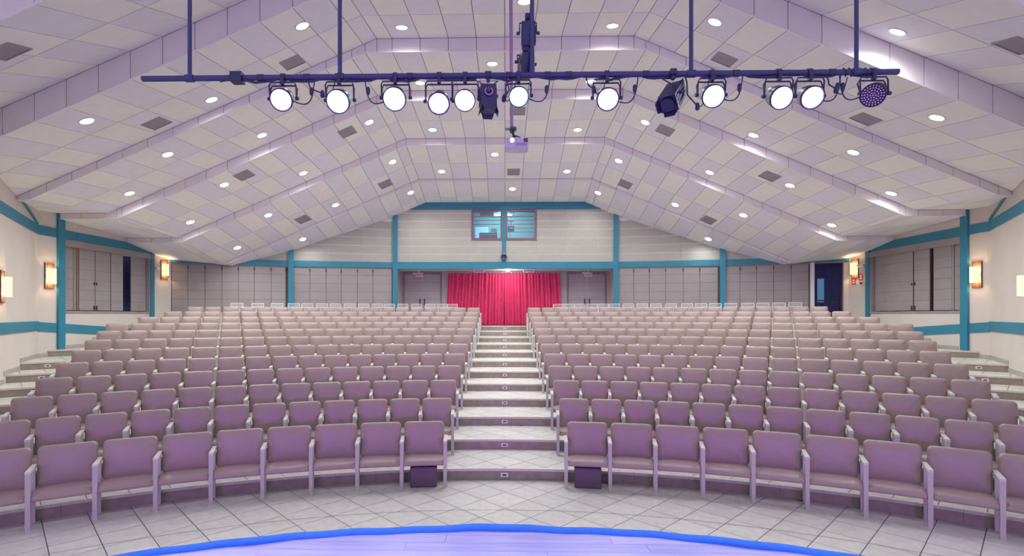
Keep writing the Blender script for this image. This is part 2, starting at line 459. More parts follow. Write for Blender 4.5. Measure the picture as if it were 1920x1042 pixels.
# side shuttered openings: leaves of six boards each
def shutter(T, x0, x1, depth, parent, name='sliding_leaf', handle=None):
    lf = one('panel_gap'); tbox(lf, T, x0, x1, depth - 0.03, depth, 2.60, 4.37)
    leaf = build(lf, name, parent)
    for r in range(6):
        z0 = 2.60 + r * 0.295; b = one('grey_panel'); tbox(b, T, x0 + 0.003, x1 - 0.003, depth, depth + 0.006, z0 + 0.003, z0 + 0.292)
        build(b, 'board', leaf)
    if handle is not None:
        hb = one('chrome'); tbox(hb, T, handle - 0.012, handle + 0.012, depth + 0.006, depth + 0.03, 3.35, 3.43); build(hb, 'handle', leaf)
        hb = one('chrome'); tbox(hb, T, handle - 0.02, handle + 0.02, depth + 0.006, depth + 0.03, 2.62, 2.74); build(hb, 'bolt', leaf)
    return leaf
for n, (T, W0, W1, side, sg, wo) in enumerate(WIN):
    fr = one('grey_trim')
    tbox(fr, T, W0 - 0.02, W1 + 0.02, -0.12, 0.03, 2.53, 2.58)      # sill
    tbox(fr, T, W0 - 0.02, W0 + 0.03, -0.12, 0.03, 2.58, 4.4); tbox(fr, T, W1 - 0.03, W1 + 0.02, -0.12, 0.03, 2.58, 4.4)
    win = struct(build(fr, 'window_%d' % (n + 1))); win['label'] = 'wide opening closed with grey sliding leaves on the %s wall' % side
    bk = one('dark'); tbox(bk, T, W0, W1, -0.6, -0.57, 2.4, 4.6); tbox(bk, T, W0 - 0.1, W0 - 0.05, -0.6, -0.15, 2.4, 4.6); tbox(bk, T, W1 + .05, W1 + .1, -0.6, -0.15, 2.4, 4.6)
    build(bk, 'dark_backing', win)
    for i in range(5):
        a = W0 - 0.02 + (W1 - W0 + 0.04) * i / 5; b2 = a + (W1 - W0 + 0.04) / 5
        hb = one('grey_trim'); tbox(hb, T, a + 0.002, b2 - 0.002, 0.0, 0.05, 4.37, 4.53); build(hb, 'header_board', win)
    o = 13.25
    if sg < 0:
        shutter(T, 14.08 - o, 14.47 - o, -0.1, win)
        w = one('stile'); tbox(w, T, 14.55 - o, 14.62 - o, -0.11, -0.06, 2.6, 4.37); build(w, 'wooden_stile', win)
        w = one('grey_trim'); tbox(w, T, 14.47 - o, 14.55 - o, -0.11, -0.08, 2.6, 4.37); build(w, 'stile', win)
        shutter(T, 14.62 - o, 15.19 - o, -0.05, win, handle=15.15 - o); shutter(T, 15.21 - o, 15.80 - o, -0.05, win, handle=15.25 - o)
        shutter(T, 15.80 - o, 16.30 - o, -0.03, win); shutter(T, 16.72 - o, 17.42 - o, -0.08, win)
    else:
        shutter(T, 14.06 - o, 14.38 - o, -0.1, win); shutter(T, 14.44 - o, 15.04 - o, -0.07, win)
        w = one('grey_trim'); tbox(w, T, 14.38 - o, 14.44 - o, -0.11, -0.07, 2.6, 4.37); build(w, 'stile', win)
        w = one('wood_dark'); tbox(w, T, 15.11 - o, 15.15 - o, -0.11, -0.05, 2.6, 4.37); build(w, 'wooden_stile', win)
        shutter(T, 15.15 - o, 15.72 - o, -0.05, win, handle=15.68 - o); shutter(T, 15.76 - o, 16.34 - o, -0.05, win, handle=15.80 - o)
        shutter(T, 16.34 - o, 16.86 - o, -0.06, win); shutter(T, 16.86 - o, 17.42 - o, -0.1, win)

# ------------------------------------------------------------------ back wall, polygonal
A_, B_, C_ = (4.35, 20.6), (8.2, 19.85), (11.93, 18.38)
leaf_cuts = {('left', 1): [-8.12, -7.53, -6.94, -6.38, -5.78, -5.2, -4.47], ('left', 2): [-11.9, -11.43, -10.92, -10.41, -9.9, -9.4, -8.86, -8.38],
             ('right', 1): [4.42, 5.02, 5.59, 6.19, 6.82, 7.41, 8.04], ('right', 2): [8.28, 8.75, 9.27, 9.79, 10.31, 10.82]}
for sg, side in ((-1, 'left'), (1, 'right')):
    for seg, (P, R_) in ((1, (A_, B_)), (2, (B_, C_))):
        T, L = frame_on((sg * P[0], P[1]), (sg * R_[0], R_[1]))
        cx = abs(R_[0] - P[0]) / L
        mb = one('panel_gap')
        door_gap = (side == 'right' and seg == 2)
        xe = L if not door_gap else (10.98 - 8.2) / cx
        tbox(mb, T, 0, xe, -0.2, -0.05, 1.9, 4.34)
        mb.use(M['white_gap']); tbox(mb, T, 0, L, -0.2, -0.03, 4.34, 7.4)
        wl = struct(build(mb, 'wall_back_' + side + ('' if seg == 1 else '_outer'))); wl['label'] = 'folding grey panel wall, %s section %s of the curtain' % ('inner' if seg == 1 else 'outer', side)
        cuts = sorted(abs(c) for c in leaf_cuts[(side, seg)])
        for i in range(len(cuts) - 1):
            x0 = (cuts[i] - P[0]) / cx; x1 = (cuts[i + 1] - P[0]) / cx
            lf = one('panel_gap'); tbox(lf, T, x0 + 0.004, x1 - 0.004, -0.05, -0.02, ZR + 0.01, 4.30)
            leaf = build(lf, 'folding_leaf', wl)
            for r in range(7):
                z0 = ZR + 0.02 + r * 0.325
                b = one('grey_panel'); tbox(b, T, x0 + 0.007, x1 - 0.007, -0.02, -0.012, z0 + 0.004, min(z0 + 0.321, 4.29)); build(b, 'board', leaf)
            hb = one('chrome'); tbox(hb, T, x0 - 0.02, x0 + 0.02, -0.02, 0.015, 4.14, 4.25); build(hb, 'hinge', leaf)
        # head rail and teal beam
        rl = one('grey_trim'); tbox(rl, T, 0, L, -0.05, 0.0, 4.30, 4.335); build(rl, 'head_rail', wl)
        mb = one('teal'); tbox(mb, T, -0.02, L + 0.02, -0.05, 0.03, 4.335, 4.55); trim(mb, 'teal beam over the %s folding panels %s of the curtain' % ('inner' if seg == 1 else 'outer', side))
        mb = one('teal')
        if seg == 1:
            tbox(mb, T, -0.09, 0.10, -0.02, 0.09, 1.9, 7.0); trim(mb, 'tall teal post beside the %s double doors' % side)
            for r in range(5):                      # cream boards above the beam
                z0 = 4.555 + r * 0.325
                for c0, c1 in ((0.12, 1.24), (1.24, 2.44), (2.44, 3.9)):
                    b = one('cream_panel'); tbox(b, T, c0 + 0.003, c1 - 0.003, -0.03, -0.015, z0 + 0.014, z0 + 0.311); build(b, 'board', wl)
        else:
            tbox(mb, T, -0.09, 0.10, -0.02, 0.09, 1.9, 5.7); trim(mb, 'teal post between the folding panel sections on the %s' % side)
            for r in range(3):
                z0 = 4.555 + r * 0.325
                b = one('cream_panel'); tbox(b, T, 0.12, 2.4, -0.03, -0.015, z0 + 0.014, z0 + 0.311); build(b, 'board', wl)
        if door_gap:
            # dark exit opening with railing behind, white jamb
            x0 = (10.86 - 8.2) / cx; x1 = (10.98 - 8.2) / cx; xb = (11.80 - 8.2) / cx
            j = one('white'); tbox(j, T, x0, x1, -0.2, 0.03, 1.9, 4.34)
            dr = struct(build(j, 'door_3')); dr['label'] = 'open dark exit doorway in the far right corner'
            k = one('wall'); tbox(k, T, xb, L, -0.2, 0.0, 1.9, 4.34); build(k, 'jamb', dr)
            k = one('dark'); tbox(k, T, x1, L + 1.6, -2.0, -1.95, 1.9, 4.5); tbox(k, T, x1 - 0.3, x1 - 0.25, -2.0, -0.2, 1.9, 4.5); tbox(k, T, L + 1.4, L + 1.45, -2.0, -0.2, 1.9, 4.5)
            tbox(k, T, x1 - .3, L + 1.5, -2.0, -0.2, 4.36, 4.4)
            build(k, 'lobby_wall', dr)
            k = one('dark'); tbox(k, T, x1 - .3, L + 1.5, -2.0, -0.2, ZR - 0.05, ZR); build(k, 'lobby_floor', dr)
            k = one('dim_window'); tbox(k, T, x1 + 0.34, x1 + 0.56, -1.6, -1.57, 2.95, 3.85); build(k, 'lit_window_panel', dr)  # lit window beyond the doorway, given its own dim glow
            k = one('purple_box'); tbox(k, T, x1 + 0.98, x1 + 1.12, -1.2, -1.1, 2.2, 3.3); build(k, 'post', dr)
            k = one('black'); tbox(k, T, x1, xb, -0.62, -0.58, 2.98, 3.02)
            for i in range(9): tbox(k, T, x1 + 0.04 + i * 0.1, x1 + 0.055 + i * 0.1, -0.61, -0.59, ZR, 2.98)
            build(k, 'railing', dr)

# centre: upper boarded wall with the booth windows
T, L = frame_on((-4.35, YB), (4.35, YB))
cols = [-4.25, -3.74, -2.51, -1.32, 0.0, 1.24, 2.46, 3.65, 4.25]
zrow = [4.555 + i * 0.3245 for i in range(8)]
WX = [(-1.32, -0.10), (0.02, 1.24)]; WZ = (5.43, 6.62)
mb = one('white_gap')
for x0, x1, z0, z1 in ((-4.35, -1.32, 4.3, 7.2), (1.24, 4.35, 4.3, 7.2), (-1.32, 1.24, 4.3, WZ[0]), (-1.32, 1.24, WZ[1], 7.2), (-0.1, 0.02, WZ[0], WZ[1])):
    mb.box(x0, x1, YB, YB + 0.15, z0, z1)
wb = struct(build(mb, 'wall_back')); wb['label'] = 'cream boarded upper back wall around the booth windows'
for i in range(len(cols) - 1):
    for r in range(len(zrow) - 1):
        x0, x1, z0, z1 = cols[i] + 0.006, cols[i + 1] - 0.006, zrow[r] + 0.014, zrow[r + 1] - 0.014
        z1 = min(z1, 6.66)
        if -1.4 < (x0 + x1) / 2 < 1.3 and z1 > WZ[0]:
            if z0 >= WZ[0] - 0.01: continue
            z1 = WZ[0]
        b = one('cream_panel'); b.box(x0, x1, YB - 0.012, YB, z0, z1); build(b, 'board', wb)
mb = one('teal'); mb.add([(x, y, z) for y in (YB - 0.06, YB) for x, z in ((-4.2, 6.64), (4.2, 6.64), (3.125, 7.1), (-3.125, 7.1))], [(0, 1, 2, 3), (7, 6, 5, 4), (0, 4, 5, 1), (1, 5, 6, 2), (2, 6, 7, 3), (3, 7, 4, 0)])
trim(mb, 'teal beam under the ceiling along the top of the back wall')
mb = one('teal').box(-4.42, 4.42, YB - 0.07, YB + 0.15, 4.29, 4.56); trim(mb, 'wide teal beam above the red curtain and double doors')
mb = one('teal').box(-0.115, 0.035, YB - 0.05, YB, 4.55, 6.66); trim(mb, 'narrow teal post between the two booth windows')
# booth window frames and panes
for n, (x0, x1) in enumerate(WX):
    f = one('mauve_frame'); w = 0.075
    y0, y1 = YB - 0.045, YB + 0.1
    f.box(x0, x1, y0, y1, WZ[0], WZ[0] + w); f.box(x0, x1, y0, y1, WZ[1] - w, WZ[1]); f.box(x0, x0 + w, y0, y1, WZ[0] + w, WZ[1] - w); f.box(x1 - w, x1, y0, y1, WZ[0] + w, WZ[1] - w)
    wd = struct(build(f, 'window_%d' % (n + 3))); wd['label'] = 'mauve framed control booth window, %s pane' % ('left' if n == 0 else 'right')
    p = MB().use(M['glass']); p.box(x0 + w, x1 - w, YB + 0.04, YB + 0.046, WZ[0] + w, WZ[1] - w); build(p, 'pane', wd)
    for q in range(3 if n == 0 else 5):
        zz = 6.38 - q * 0.155
        b = one('mauve_frame'); b.box(x0 + w, x1 - w, YB + 0.09, YB + 0.11, zz - 0.016, zz + 0.016); build(b, 'glazing_bar', wd)
# booth interior
bx0, bx1, by1, bz0, bz1 = -2.2, 2.2, 22.9, 4.6, 6.75
for nm, lab, bb in (('wall_booth', 'teal-lit back wall of the control booth', (bx0, bx1, by1, by1 + 0.05, bz0, bz1)), ('wall_booth_left', 'teal-lit left wall of the control booth', (bx0 - 0.05, bx0, YB + 0.15, by1, bz0, bz1)),
                    ('wall_booth_right', 'teal-lit right wall of the control booth', (bx1, bx1 + 0.05, YB + 0.15, by1, bz0, bz1)), ('ceiling', 'teal-lit ceiling of the control booth', (bx0, bx1, YB + 0.15, by1, bz1, bz1 + 0.05)),
                    ('floor', 'floor of the control booth', (bx0, bx1, YB + 0.15, by1, bz0 - 0.05, bz0))):
    o = struct(build(one('teal_lit_room').box(*bb), nm)); o['label'] = lab
for n, x in enumerate((-0.33, 0.16)):
    t = thing('booth_ceiling_lamp', 'small cool white lamp glowing in the %s booth window' % ('left' if n == 0 else 'right'), 'lamp', (x, 21.9, 6.68), group='booth lamps')
    build(one('white').box(-0.16, 0.16, -0.1, 0.1, 0.0, 0.05), 'housing', t)
    build(MB().use(M['booth_lamp']).box(-0.12, 0.12, -0.08, 0.08, -0.03, 0.0), 'diffuser', t)
t = thing('mixing_console', 'dark audio console standing in the left booth window', 'mixer', (-0.68, 21.15, 5.16))
cb = build(one('black').box(-0.36, 0.36, -0.2, 0.3, 0, 0.62), 'body', t)
for i in range(8): build(one('silver').lathe([(0.018, 0), (0.015, 0.02)], 8, Matrix.Translation((-0.3 + i * 0.085, -0.2, 0.53)) @ Matrix.Rotation(math.pi / 2, 4, 'X')), 'knob', cb)
t = thing('desk', 'booth desk behind the glass carrying the audio console', 'desk', (0, 21.3, 4.6))
build(one('grey_trim').box(-1.6, 1.6, -0.4, 1.4, 0.5, 0.555), 'top', t)
for x in (-1.5, 1.5): build(one('grey_trim').box(x - 0.03, x + 0.03, -0.35, 0.45, 0, 0.5), 'leg', t)
t = thing('monitor', 'pale blue screen at the left of the left booth window', 'monitor', (-1.0, 22.3, 5.16))
build(one('white').box(-0.29, 0.29, 0, 0.03, 0.3, 1.08), 'casing', t); build(MB().use(M['screen']).box(-0.27, 0.27, -0.02, 0, 0.32, 1.06), 'screen', t); build(one('white').box(-0.05, 0.05, 0.0, 0.06, 0, 0.4), 'stand', t)
t = thing('notice_sheet', 'white notice with blue lettering in the left booth window', 'notice', (-0.45, 21.1, 5.781))
build(one('white').box(-0.13, 0.13, 0, 0.006, 0.0, 0.2), 'sheet', t)
k = one('teal')
for i in range(3):
    for j in range(4): k.box(-0.11 + j * 0.056, -0.065 + j * 0.056, -0.003, 0, 0.045 + i * 0.045, 0.075 + i * 0.045)
build(k, 'lettering', t)
t = thing('floodlight', 'black square floodlight hanging inside the right booth window', 'light', (0.24, 20.95, 5.93))
build(one('black').box(-0.13, 0.13, -0.05, 0.05, -0.11, 0.11), 'housing', t); build(one('pink_pipe').box(-0.08, 0.08, -0.06, -0.05, -0.02, 0.07), 'lens', t)
build(one('black').tube([(0, 0, 0.11), (0, 0, 0.82)], 0.012), 'stem', t); build(one('black').box(-0.13, 0.13, -0.02, 0.02, 0.28, 0.3), 'crossbar', t)
build(one('black').tube([(-0.06, 0, -0.11), (-0.05, 0, -0.3), (0.0, 0.02, -0.55)], 0.006), 'cable', t)
t = thing('air_vent', 'dark air vent in the left booth window', 'vent', (-0.75, 21.8, 6.66)); build(one('vent_dark').box(-0.28, 0.28, -0.1, 0.1, -0.06, 0.05), 'body', t)
t = thing('round_loudspeaker', 'round dark horn loudspeaker on the post below the booth windows', 'loudspeaker', (-0.045, YB - 0.05, 4.74))
RX = Matrix.Rotation(math.pi / 2, 4, 'X')
build(one('black').lathe([(0.05, 0), (0.12, 0.06), (0.125, 0.1), (0.11, 0.105), (0.02, 0.07)], 12, RX, False), 'body', t)
build(one('white').tube([(-0.03, -0.05, 0.12), (0.0, -0.08, 0.16), (0.04, -0.1, 0.13)], 0.012), 'bracket', t)

# recess below the beam: back wall, doors, curtain
mb = one('wall')
mb.box(-4.6, -4.32, YR, YR + 0.1, 1.9, 4.4); mb.box(4.26, 4.6, YR, YR + 0.1, 1.9, 4.4)
mb.box(-2.66, 2.6, YR, YR + 0.1, 1.9, 4.4); mb.box(-4.6, 4.6, YR, YR + 0.1, 4.29, 4.5)
o = struct(build(mb, 'wall_recess')); o['label'] = 'pale wall of the recess behind the red curtain'
mb = one('wall'); mb.box(-4.55, -4.4, YB + 0.1, YR, 1.9, 4.4); mb.box(4.4, 4.55, YB + 0.1, YR, 1.9, 4.4)
build(mb, 'recess_cheek', o)
mb = one('ceil_a').box(-4.5, 4.5, YB + 0.15, YR, 4.30, 4.34); o = struct(build(mb, 'ceiling')); o['label'] = 'low pale soffit above the red curtain'
for n, (x0, x1, side) in enumerate(((-4.32, -2.66, 'left'), (2.6, 4.26, 'right'))):
    f = one('grey_trim'); f.box(x0, x0 + 0.07, YR - 0.03, YR + 0.08, ZR, 4.29); f.box(x1 - 0.07, x1, YR - 0.03, YR + 0.08, ZR, 4.29); f.box(x0 + 0.07, x1 - 0.07, YR - 0.03, YR + 0.08, 4.2, 4.29)
    d = struct(build(f, 'door_%d' % (n + 1))); d['label'] = 'grey double door %s of the red curtain' % side
    xm = (x0 + x1) / 2
    for a, b, hx in ((x0 + 0.075, xm - 0.006, xm - 0.1), (xm + 0.006, x1 - 0.075, xm + 0.1)):
        lf = build(one('panel_gap').box(a, b, YR + 0.01, YR + 0.05, ZR, 4.195), 'leaf', d)
        for r in range(6):
            z0 = ZR + 0.01 + r * 0.356; build(one('door').box(a, b, YR, YR + 0.01, z0 + 0.003, min(z0 + 0.353, 4.19)), 'board', lf)
        hd = one('chrome'); hd.tube([(hx, YR - 0.04, 2.86), (hx, YR - 0.04, 3.16)], 0.025, 8); hd.box(hx - .01, hx + .01, YR - 0.04, YR, 2.9, 2.92); hd.box(hx - .01, hx + .01, YR - 0.04, YR, 3.1, 3.12)
        build(hd, 'handle', lf)
    build(one('silver').lathe([(0.025, 0), (0.02, 0.03)], 10, Matrix.Translation((xm - 0.04, YR - 0.0, 2.99)) @ RX), 'lock', d)
    # exit sign hanging in front of the head of the door
    t = thing('exit_sign', 'white exit sign with red lettering over the %s double door' % side, 'sign', (xm - 0.03, YB + 0.75, 4.12), group='exit signs')
    bd = build(one('white').box(-0.16, 0.16, -0.03, 0.03, -0.08, 0.09), 'housing', t)
    fc = bpy.data.curves.new('exit_lettering', 'FONT'); fc.body = 'SA\u00cdDA'; fc.size = 0.11; fc.align_x = 'CENTER'; fc.align_y = 'CENTER'; fc.extrude = 0.003
    fo = bpy.data.objects.new('tmp_text', fc); COL.objects.link(fo)
    bpy.context.view_layer.update()
    me = bpy.data.meshes.new_from_object(fo); bpy.data.objects.remove(fo); me.materials.clear(); me.materials.append(M['red'])
    put('lettering', me, t, (0.02, -0.034, 0.0), (math.pi / 2, 0, 0))
    build(one('white').box(-0.26, -0.17, -0.02, 0.02, 0.03, 0.09), 'lamp_head', t)
    build(one('white').box(-0.02, 0.02, -0.02, 0.02, 0.09, 0.2), 'hanger', t)

def curtain(x0, x1, flare0, flare1, label, ph):
    n = 110; rows = 10; vs = []; fs = []
    for r in range(rows + 1):
        v = r / rows; z = 4.22 - (4.22 - ZR - 0.01) * v
        a = x0 + flare0 * v; b = x1 + flare1 * v
        for i in range(n + 1):
            u = i / n; x = a + (b - a) * u
            amp = 0.035 + 0.045 * v
            y = YR - 0.22 + amp * math.sin(u * 2 * math.pi * 17 + ph + 0.9 * math.sin(u * 23)) + 0.02 * math.sin(u * 61 + v * 2)
            vs.append((x, y, z))
    N = n + 1; M2 = len(vs)
    vs += [(x, y + 0.02, z) for x, y, z in vs]
    for r in range(rows):
        for i in range(n):
            q = (r * N + i, r * N + i + 1, (r + 1) * N + i + 1, (r + 1) * N + i)
            fs.append(q[::-1]); fs.append(tuple(p + M2 for p in q))
    mb = one('curtain').add(vs, fs, True)
    t = thing('stage_curtain', label, 'curtain', ((x0 + x1) / 2, YR - 0.22, ZR)); o = build(mb, 'drape', t, (-(x0 + x1) / 2, -(YR - 0.22), -ZR))
    h = one('white')
    for i in range(18): x = x0 + (x1 - x0) * (i + 0.5) / 18; h.box(x - 0.012, x + 0.012, YR - 0.24, YR - 0.2, 4.21, 4.255)
    build(h, 'hooks', t, (-(x0 + x1) / 2, -(YR - 0.22), -ZR))
curtain(-2.36, -0.06, -0.12, 0.0, 'left half of the crimson pleated curtain across the rear entrance', 0.3)
curtain(-0.05, 2.27, 0.0, 0.1, 'right half of the crimson pleated curtain across the rear entrance', 1.1)
tag(build(one('silver').tube([(-2.5, YR - 0.22, 4.27), (2.4, YR - 0.22, 4.27)], 0.018, 8), 'curtain_rail'), 'slim rail carrying the crimson curtain', 'rail')
for n, x in enumerate((-1.05, 0.95)):
    t = thing('soffit_box', 'flat pinkish box on the soffit above the %s curtain half' % ('left' if n == 0 else 'right'), 'box', (x, 21.1, 4.2), group='boxes on the soffit')
    build(one('fascia').box(-0.22, 0.22, -0.06, 0.06, 0, 0.1), 'body', t); build(one('pink_pipe').box(-0.2, 0.2, -0.065, -0.06, 0.02, 0.08), 'face', t)
t = thing('soffit_lamp', 'small white lamp on the soffit above the curtain centre', 'lamp', (0.12, 21.1, 4.25)); build(MB().use(M['lamp']).box(-0.07, 0.07, -0.04, 0.04, 0, 0.03), 'diffuser', t); build(one('white').box(-0.09, 0.09, -0.05, 0.05, 0.03, 0.05), 'base', t)
ld = bpy.data.lights.new('soffit_glow', 'POINT'); ld.energy = 18; ld.color = (1.0, 0.95, 0.9); ld.shadow_soft_size = 0.1
lo = bpy.data.objects.new('soffit_glow', ld); COL.objects.link(lo); lo.parent = t; lo.location = (0, -0.2, -0.14)

# ------------------------------------------------------------------ stepped acoustic ceiling
TT = 0.625
BAYS = [(4.2, 6.56, 2.84, 8.0, 8.4, 99), (6.56, 9.065, 2.84, 7.79, 8.71, 99), (9.065, 11.53, 2.84, 8.215, 8.60, 99), (11.53, 13.87, 3.1, 8.30, 8.45, 10.7),
        (13.87, 16.44, 3.125, 8.19, 8.05, 10.47), (16.44, 18.87, 3.125, 7.845, 7.40, 10.3), (18.87, 20.62, 3.125, 7.31, 6.90, 10.1)]
SL = 0.425
def bz(b, x, y):
    y0, y1, f, z0, z1, xe = BAYS[b]
    return z0 + (z1 - z0) * (y - y0) / (y1 - y0) - SL * max(0, min(abs(x), xe) - f)
def seams(b):
    y0, y1, f, z0, z1, xe = BAYS[b]
    xs = [i * TT for i in range(0, 6) if i * TT < f - 0.05] + [f]
    st = TT * math.cos(math.atan(SL)); x = f + 0.3
    while x < min(xe, 12.6) - 0.12: xs.append(x); x += st
    if xe < 50:
        xs.append(xe); x = xe + 0.35
        while x < 12.6: xs.append(x); x += TT
    xs.append(12.7)
    return xs
bayname = ['over the stage front', 'over the first rows', 'second ceiling bay from the stage', 'third ceiling bay from the stage', 'fourth ceiling bay from the stage', 'fifth ceiling bay from the stage', 'last ceiling bay before the back wall']
ROOM_C = [(x * 0.9995, y) for x, y in ROOM]
for b, (y0, y1, f, z0, z1, xe) in enumerate(BAYS):
    xs = seams(b); full = sorted(set([-x for x in xs] + xs))
    back = one('ceil_gap')
    root = None; parts = []
    for i in range(len(full) - 1):
        xa, xb = full[i], full[i + 1]
        q = clip_poly([(xa, y0), (xb, y0), (xb, y1), (xa, y1)], ROOM_C)
        if len(q) < 3 or area(q) < 0.005: continue
        zz = lambda x, y: bz(b, max(xa, min(xb, x)), y) + 0.016
        back.add([(x, y, zz(x, y)) for x, y in q], [tuple(range(len(q) - 1, -1, -1))])
        back.add([(x, y, zz(x, y) + 0.04) for x, y in q], [tuple(range(len(q)))])
        for r in range(2):
            ya = y0 + (y1 - y0) * r / 2; yb = y0 + (y1 - y0) * (r + 1) / 2
            if b == 6: ya, yb = (y0, y0 + 1.22) if r == 0 else (y0 + 1.22, y1)
            g = 0.007
            q = clip_poly([(xa + g, ya + g), (xb - g, ya + g), (xb - g, yb - g), (xa + g, yb - g)], ROOM_C)
            if len(q) < 3 or area(q) < 0.004: continue
            par = (i + r + b) % 2
            m = one('ceil_a' if par else 'ceil_b'); n = len(q)
            ox = (xa + xb) / 2; oy = (ya + yb) / 2; oz = bz(b, ox, oy)
            lo = [(x - ox, y - oy, bz(b, max(xa, min(xb, x)), y) - oz) for x, y in q]
            m.add(lo + [(x, y, z + 0.014) for x, y, z in lo], [tuple(range(n - 1, -1, -1))] + [(k, (k + 1) % n, n + (k + 1) % n, n + k) for k in range(n)])
            parts.append((m, (ox, oy, oz)))
    root = struct(build(back, 'ceiling')); root['label'] = 'tiled sloping acoustic ceiling, ' + bayname[b]
    for m, loc in parts: build(m, 'ceiling_tile', root, loc)
    if b > 0:                       # vertical fascia facing the stage, between this bay and the one before
        fb = one('ceil_gap'); pf = BAYS[b - 1][2]
        if all(abs(abs(x) - pf) > 0.02 for x in full): full = sorted(full + [-pf, pf])
        for i in range(len(full) - 1):
            xa, xb = full[i], full[i + 1]
            wx = wall_x(y0) if y0 > 4 else 6
            if xb <= -wx or xa >= wx: continue
            xa = max(xa, -wx); xb = min(xb, wx); g = 0.006
            za0, za1 = bz(b, xa, y0), bz(b - 1, xa, y0); zb0, zb1 = bz(b, xb, y0), bz(b - 1, xb, y0)
            if za1 - za0 < 0.02 and zb1 - zb0 < 0.02: continue
            fb.add([(xa, y0 + 0.012, za0 + 0.01), (xb, y0 + 0.012, zb0 + 0.01), (xb, y0 + 0.012, zb1 + 0.05), (xa, y0 + 0.012, za1 + 0.05)], [(0, 1, 2, 3)])
            p = one('fascia')
            c = [(xa + g, za0 + 0.004), (xb - g, zb0 + 0.004), (xb - g, zb1 - 0.006), (xa + g, za1 - 0.006)]
            p.add([(x, y, z) for y in (y0 - 0.002, y0 + 0.01) for x, z in c], [(0, 1, 2, 3), (4, 7, 6, 5), (0, 4, 5, 1), (1, 5, 6, 2), (2, 6, 7, 3), (3, 7, 4, 0)])
            build(p, 'fascia_panel', root)
            # slim lower edge bead
            e = one('fascia'); e.add([(x, y, z) for y in (y0 - 0.012, y0 + 0.012) for x, z in ((xa, za0 - 0.012), (xb, zb0 - 0.012), (xb, zb0 + 0.012), (xa, za0 + 0.012))], [(0, 1, 2, 3), (4, 7, 6, 5), (0, 4, 5, 1), (2, 6, 7, 3)])
            build(e, 'edge_bead', root)
        build(fb, 'fascia_backing', root)

def ceil_frame(x, y):
    for b, (y0, y1, f, z0, z1, xe) in enumerate(BAYS):
        if y0 <= y <= y1:
            zx = (bz(b, x + 0.01, y) - bz(b, x - 0.01, y)) / 0.02; zy = (bz(b, x, y + 0.01) - bz(b, x, y - 0.01)) / 0.02
            nrm = Vector((zx, zy, -1)).normalized()           # pointing down into the room
            ax = Vector((1, 0, zx)).normalized(); ay = nrm.cross(ax) * -1
            return b, Matrix(((ax.x, ay.x, -nrm.x, x), (ax.y, ay.y, -nrm.y, y), (ax.z, ay.z, -nrm.z, bz(b, x, y)), (0, 0, 0, 1)))
DL = [(-3.81, 9.75), (-2.16, 10.91), (2.25, 10.95), (3.88, 9.71), (6.34, 8.55), (0.37, 9.77), (-0.29, 12.2), (-2.17, 13.33), (2.18, 13.33), (-6.26, 11.02), (-7.94, 9.76), (-6.23, 13.26), (-3.8, 14.54), (-2.19, 15.78), (2.2, 15.86), (3.9, 14.58), (6.33, 13.42), (8.03, 9.86), (-7.98, 12.19), (-3.69, 17.05), (-0.33, 17.08), (3.7, 17.06), (8.07, 12.25), (-7.89, 14.51), (-6.15, 15.8), (-2.22, 18.27), (2.17, 18.32), (6.19, 15.9), (7.96, 14.74), (-9.69, 13.28), (-5.94, 18.18), (-3.51, 19.37), (0.28, 19.46), (3.46, 19.5), (5.93, 18.3), (9.83, 13.48), (-9.64, 15.8), (-7.79, 17.02), (7.78, 17.19), (9.9, 16.01), (-9.43, 18.2), (-7.56, 19.37), (7.53, 19.5)]
def count_label(items):
    """ordinal from the left within each bay"""
    by = {}
    for i, (x, y) in enumerate(items): by.setdefault(ceil_frame(x, y)[0], []).append((x, i))
    out = {}
    for b, l in by.items():
        l.sort()
        for k, (x, i) in enumerate(l): out[i] = (b, k + 1, len(l))
    return out
cl = count_label(DL)
ringm = MB().use(M['white']).lathe([(0.145, 0.0), (0.145, -0.012), (0.12, -0.014), (0.114, 0.004)], 20).mesh('trim_ring')
discm = MB().use(M['lamp']).lathe([(0.114, -0.004), (0.06, -0.012), (0.0001, -0.014)], 20).mesh('lens')
for i, (x, y) in enumerate(DL):
    b, T = ceil_frame(x, y); _, k, n = cl[i]
    t = thing('downlight', 'round white recessed downlight, %s from left, %s' % (ORD[k], bayname[b]), 'ceiling light', group='recessed downlights')
    t.matrix_world = T
    put('trim_ring', ringm, t); put('lens', discm, t)
    ld = bpy.data.lights.new('downlight_beam', 'SPOT'); ld.energy = DOWNLIGHT_W * (0.3 if abs(x) > 7 and y > 19.2 else 0.62 if y > 17.5 else 1.0); ld.spot_size = math.radians(166); ld.spot_blend = 1.0; ld.shadow_soft_size = 0.09; ld.color = (0.95, 1.0, 0.985)
    lo = bpy.data.objects.new('downlight_beam', ld); COL.objects.link(lo); lo.parent = t; lo.location = (0, 0, -0.04)
    from mathutils import Quaternion
    lo.rotation_mode = 'QUATERNION'; lo.rotation_quaternion = Quaternion().slerp(T.to_3x3().inverted().to_quaternion(), 0.6)
VT = [(-7.15, 7.35), (-4.49, 10.95), (-7.44, 11.01), (-4.42, 14.55), (-7.3, 14.47), (-4.2, 18.22), (0.3, 18.34), (-7.1, 18.2), (4.2, 18.33), (7.11, 18.4), (4.44, 14.57), (7.38, 14.7), (7.5, 11.0), (4.56, 10.94), (7.25, 7.51), (0.35, 14.56)]
cl = count_label(VT)
fm = one('vent'); W, D = 0.22, 0.24
fm.box(-W, W, -D, -D + 0.03, -0.014, 0); fm.box(-W, W, D - 0.03, D, -0.014, 0); fm.box(-W, -W + 0.03, -D + .03, D - .03, -0.014, 0); fm.box(W - 0.03, W, -D + .03, D - .03, -0.014, 0)
fm = fm.mesh('grille_frame')
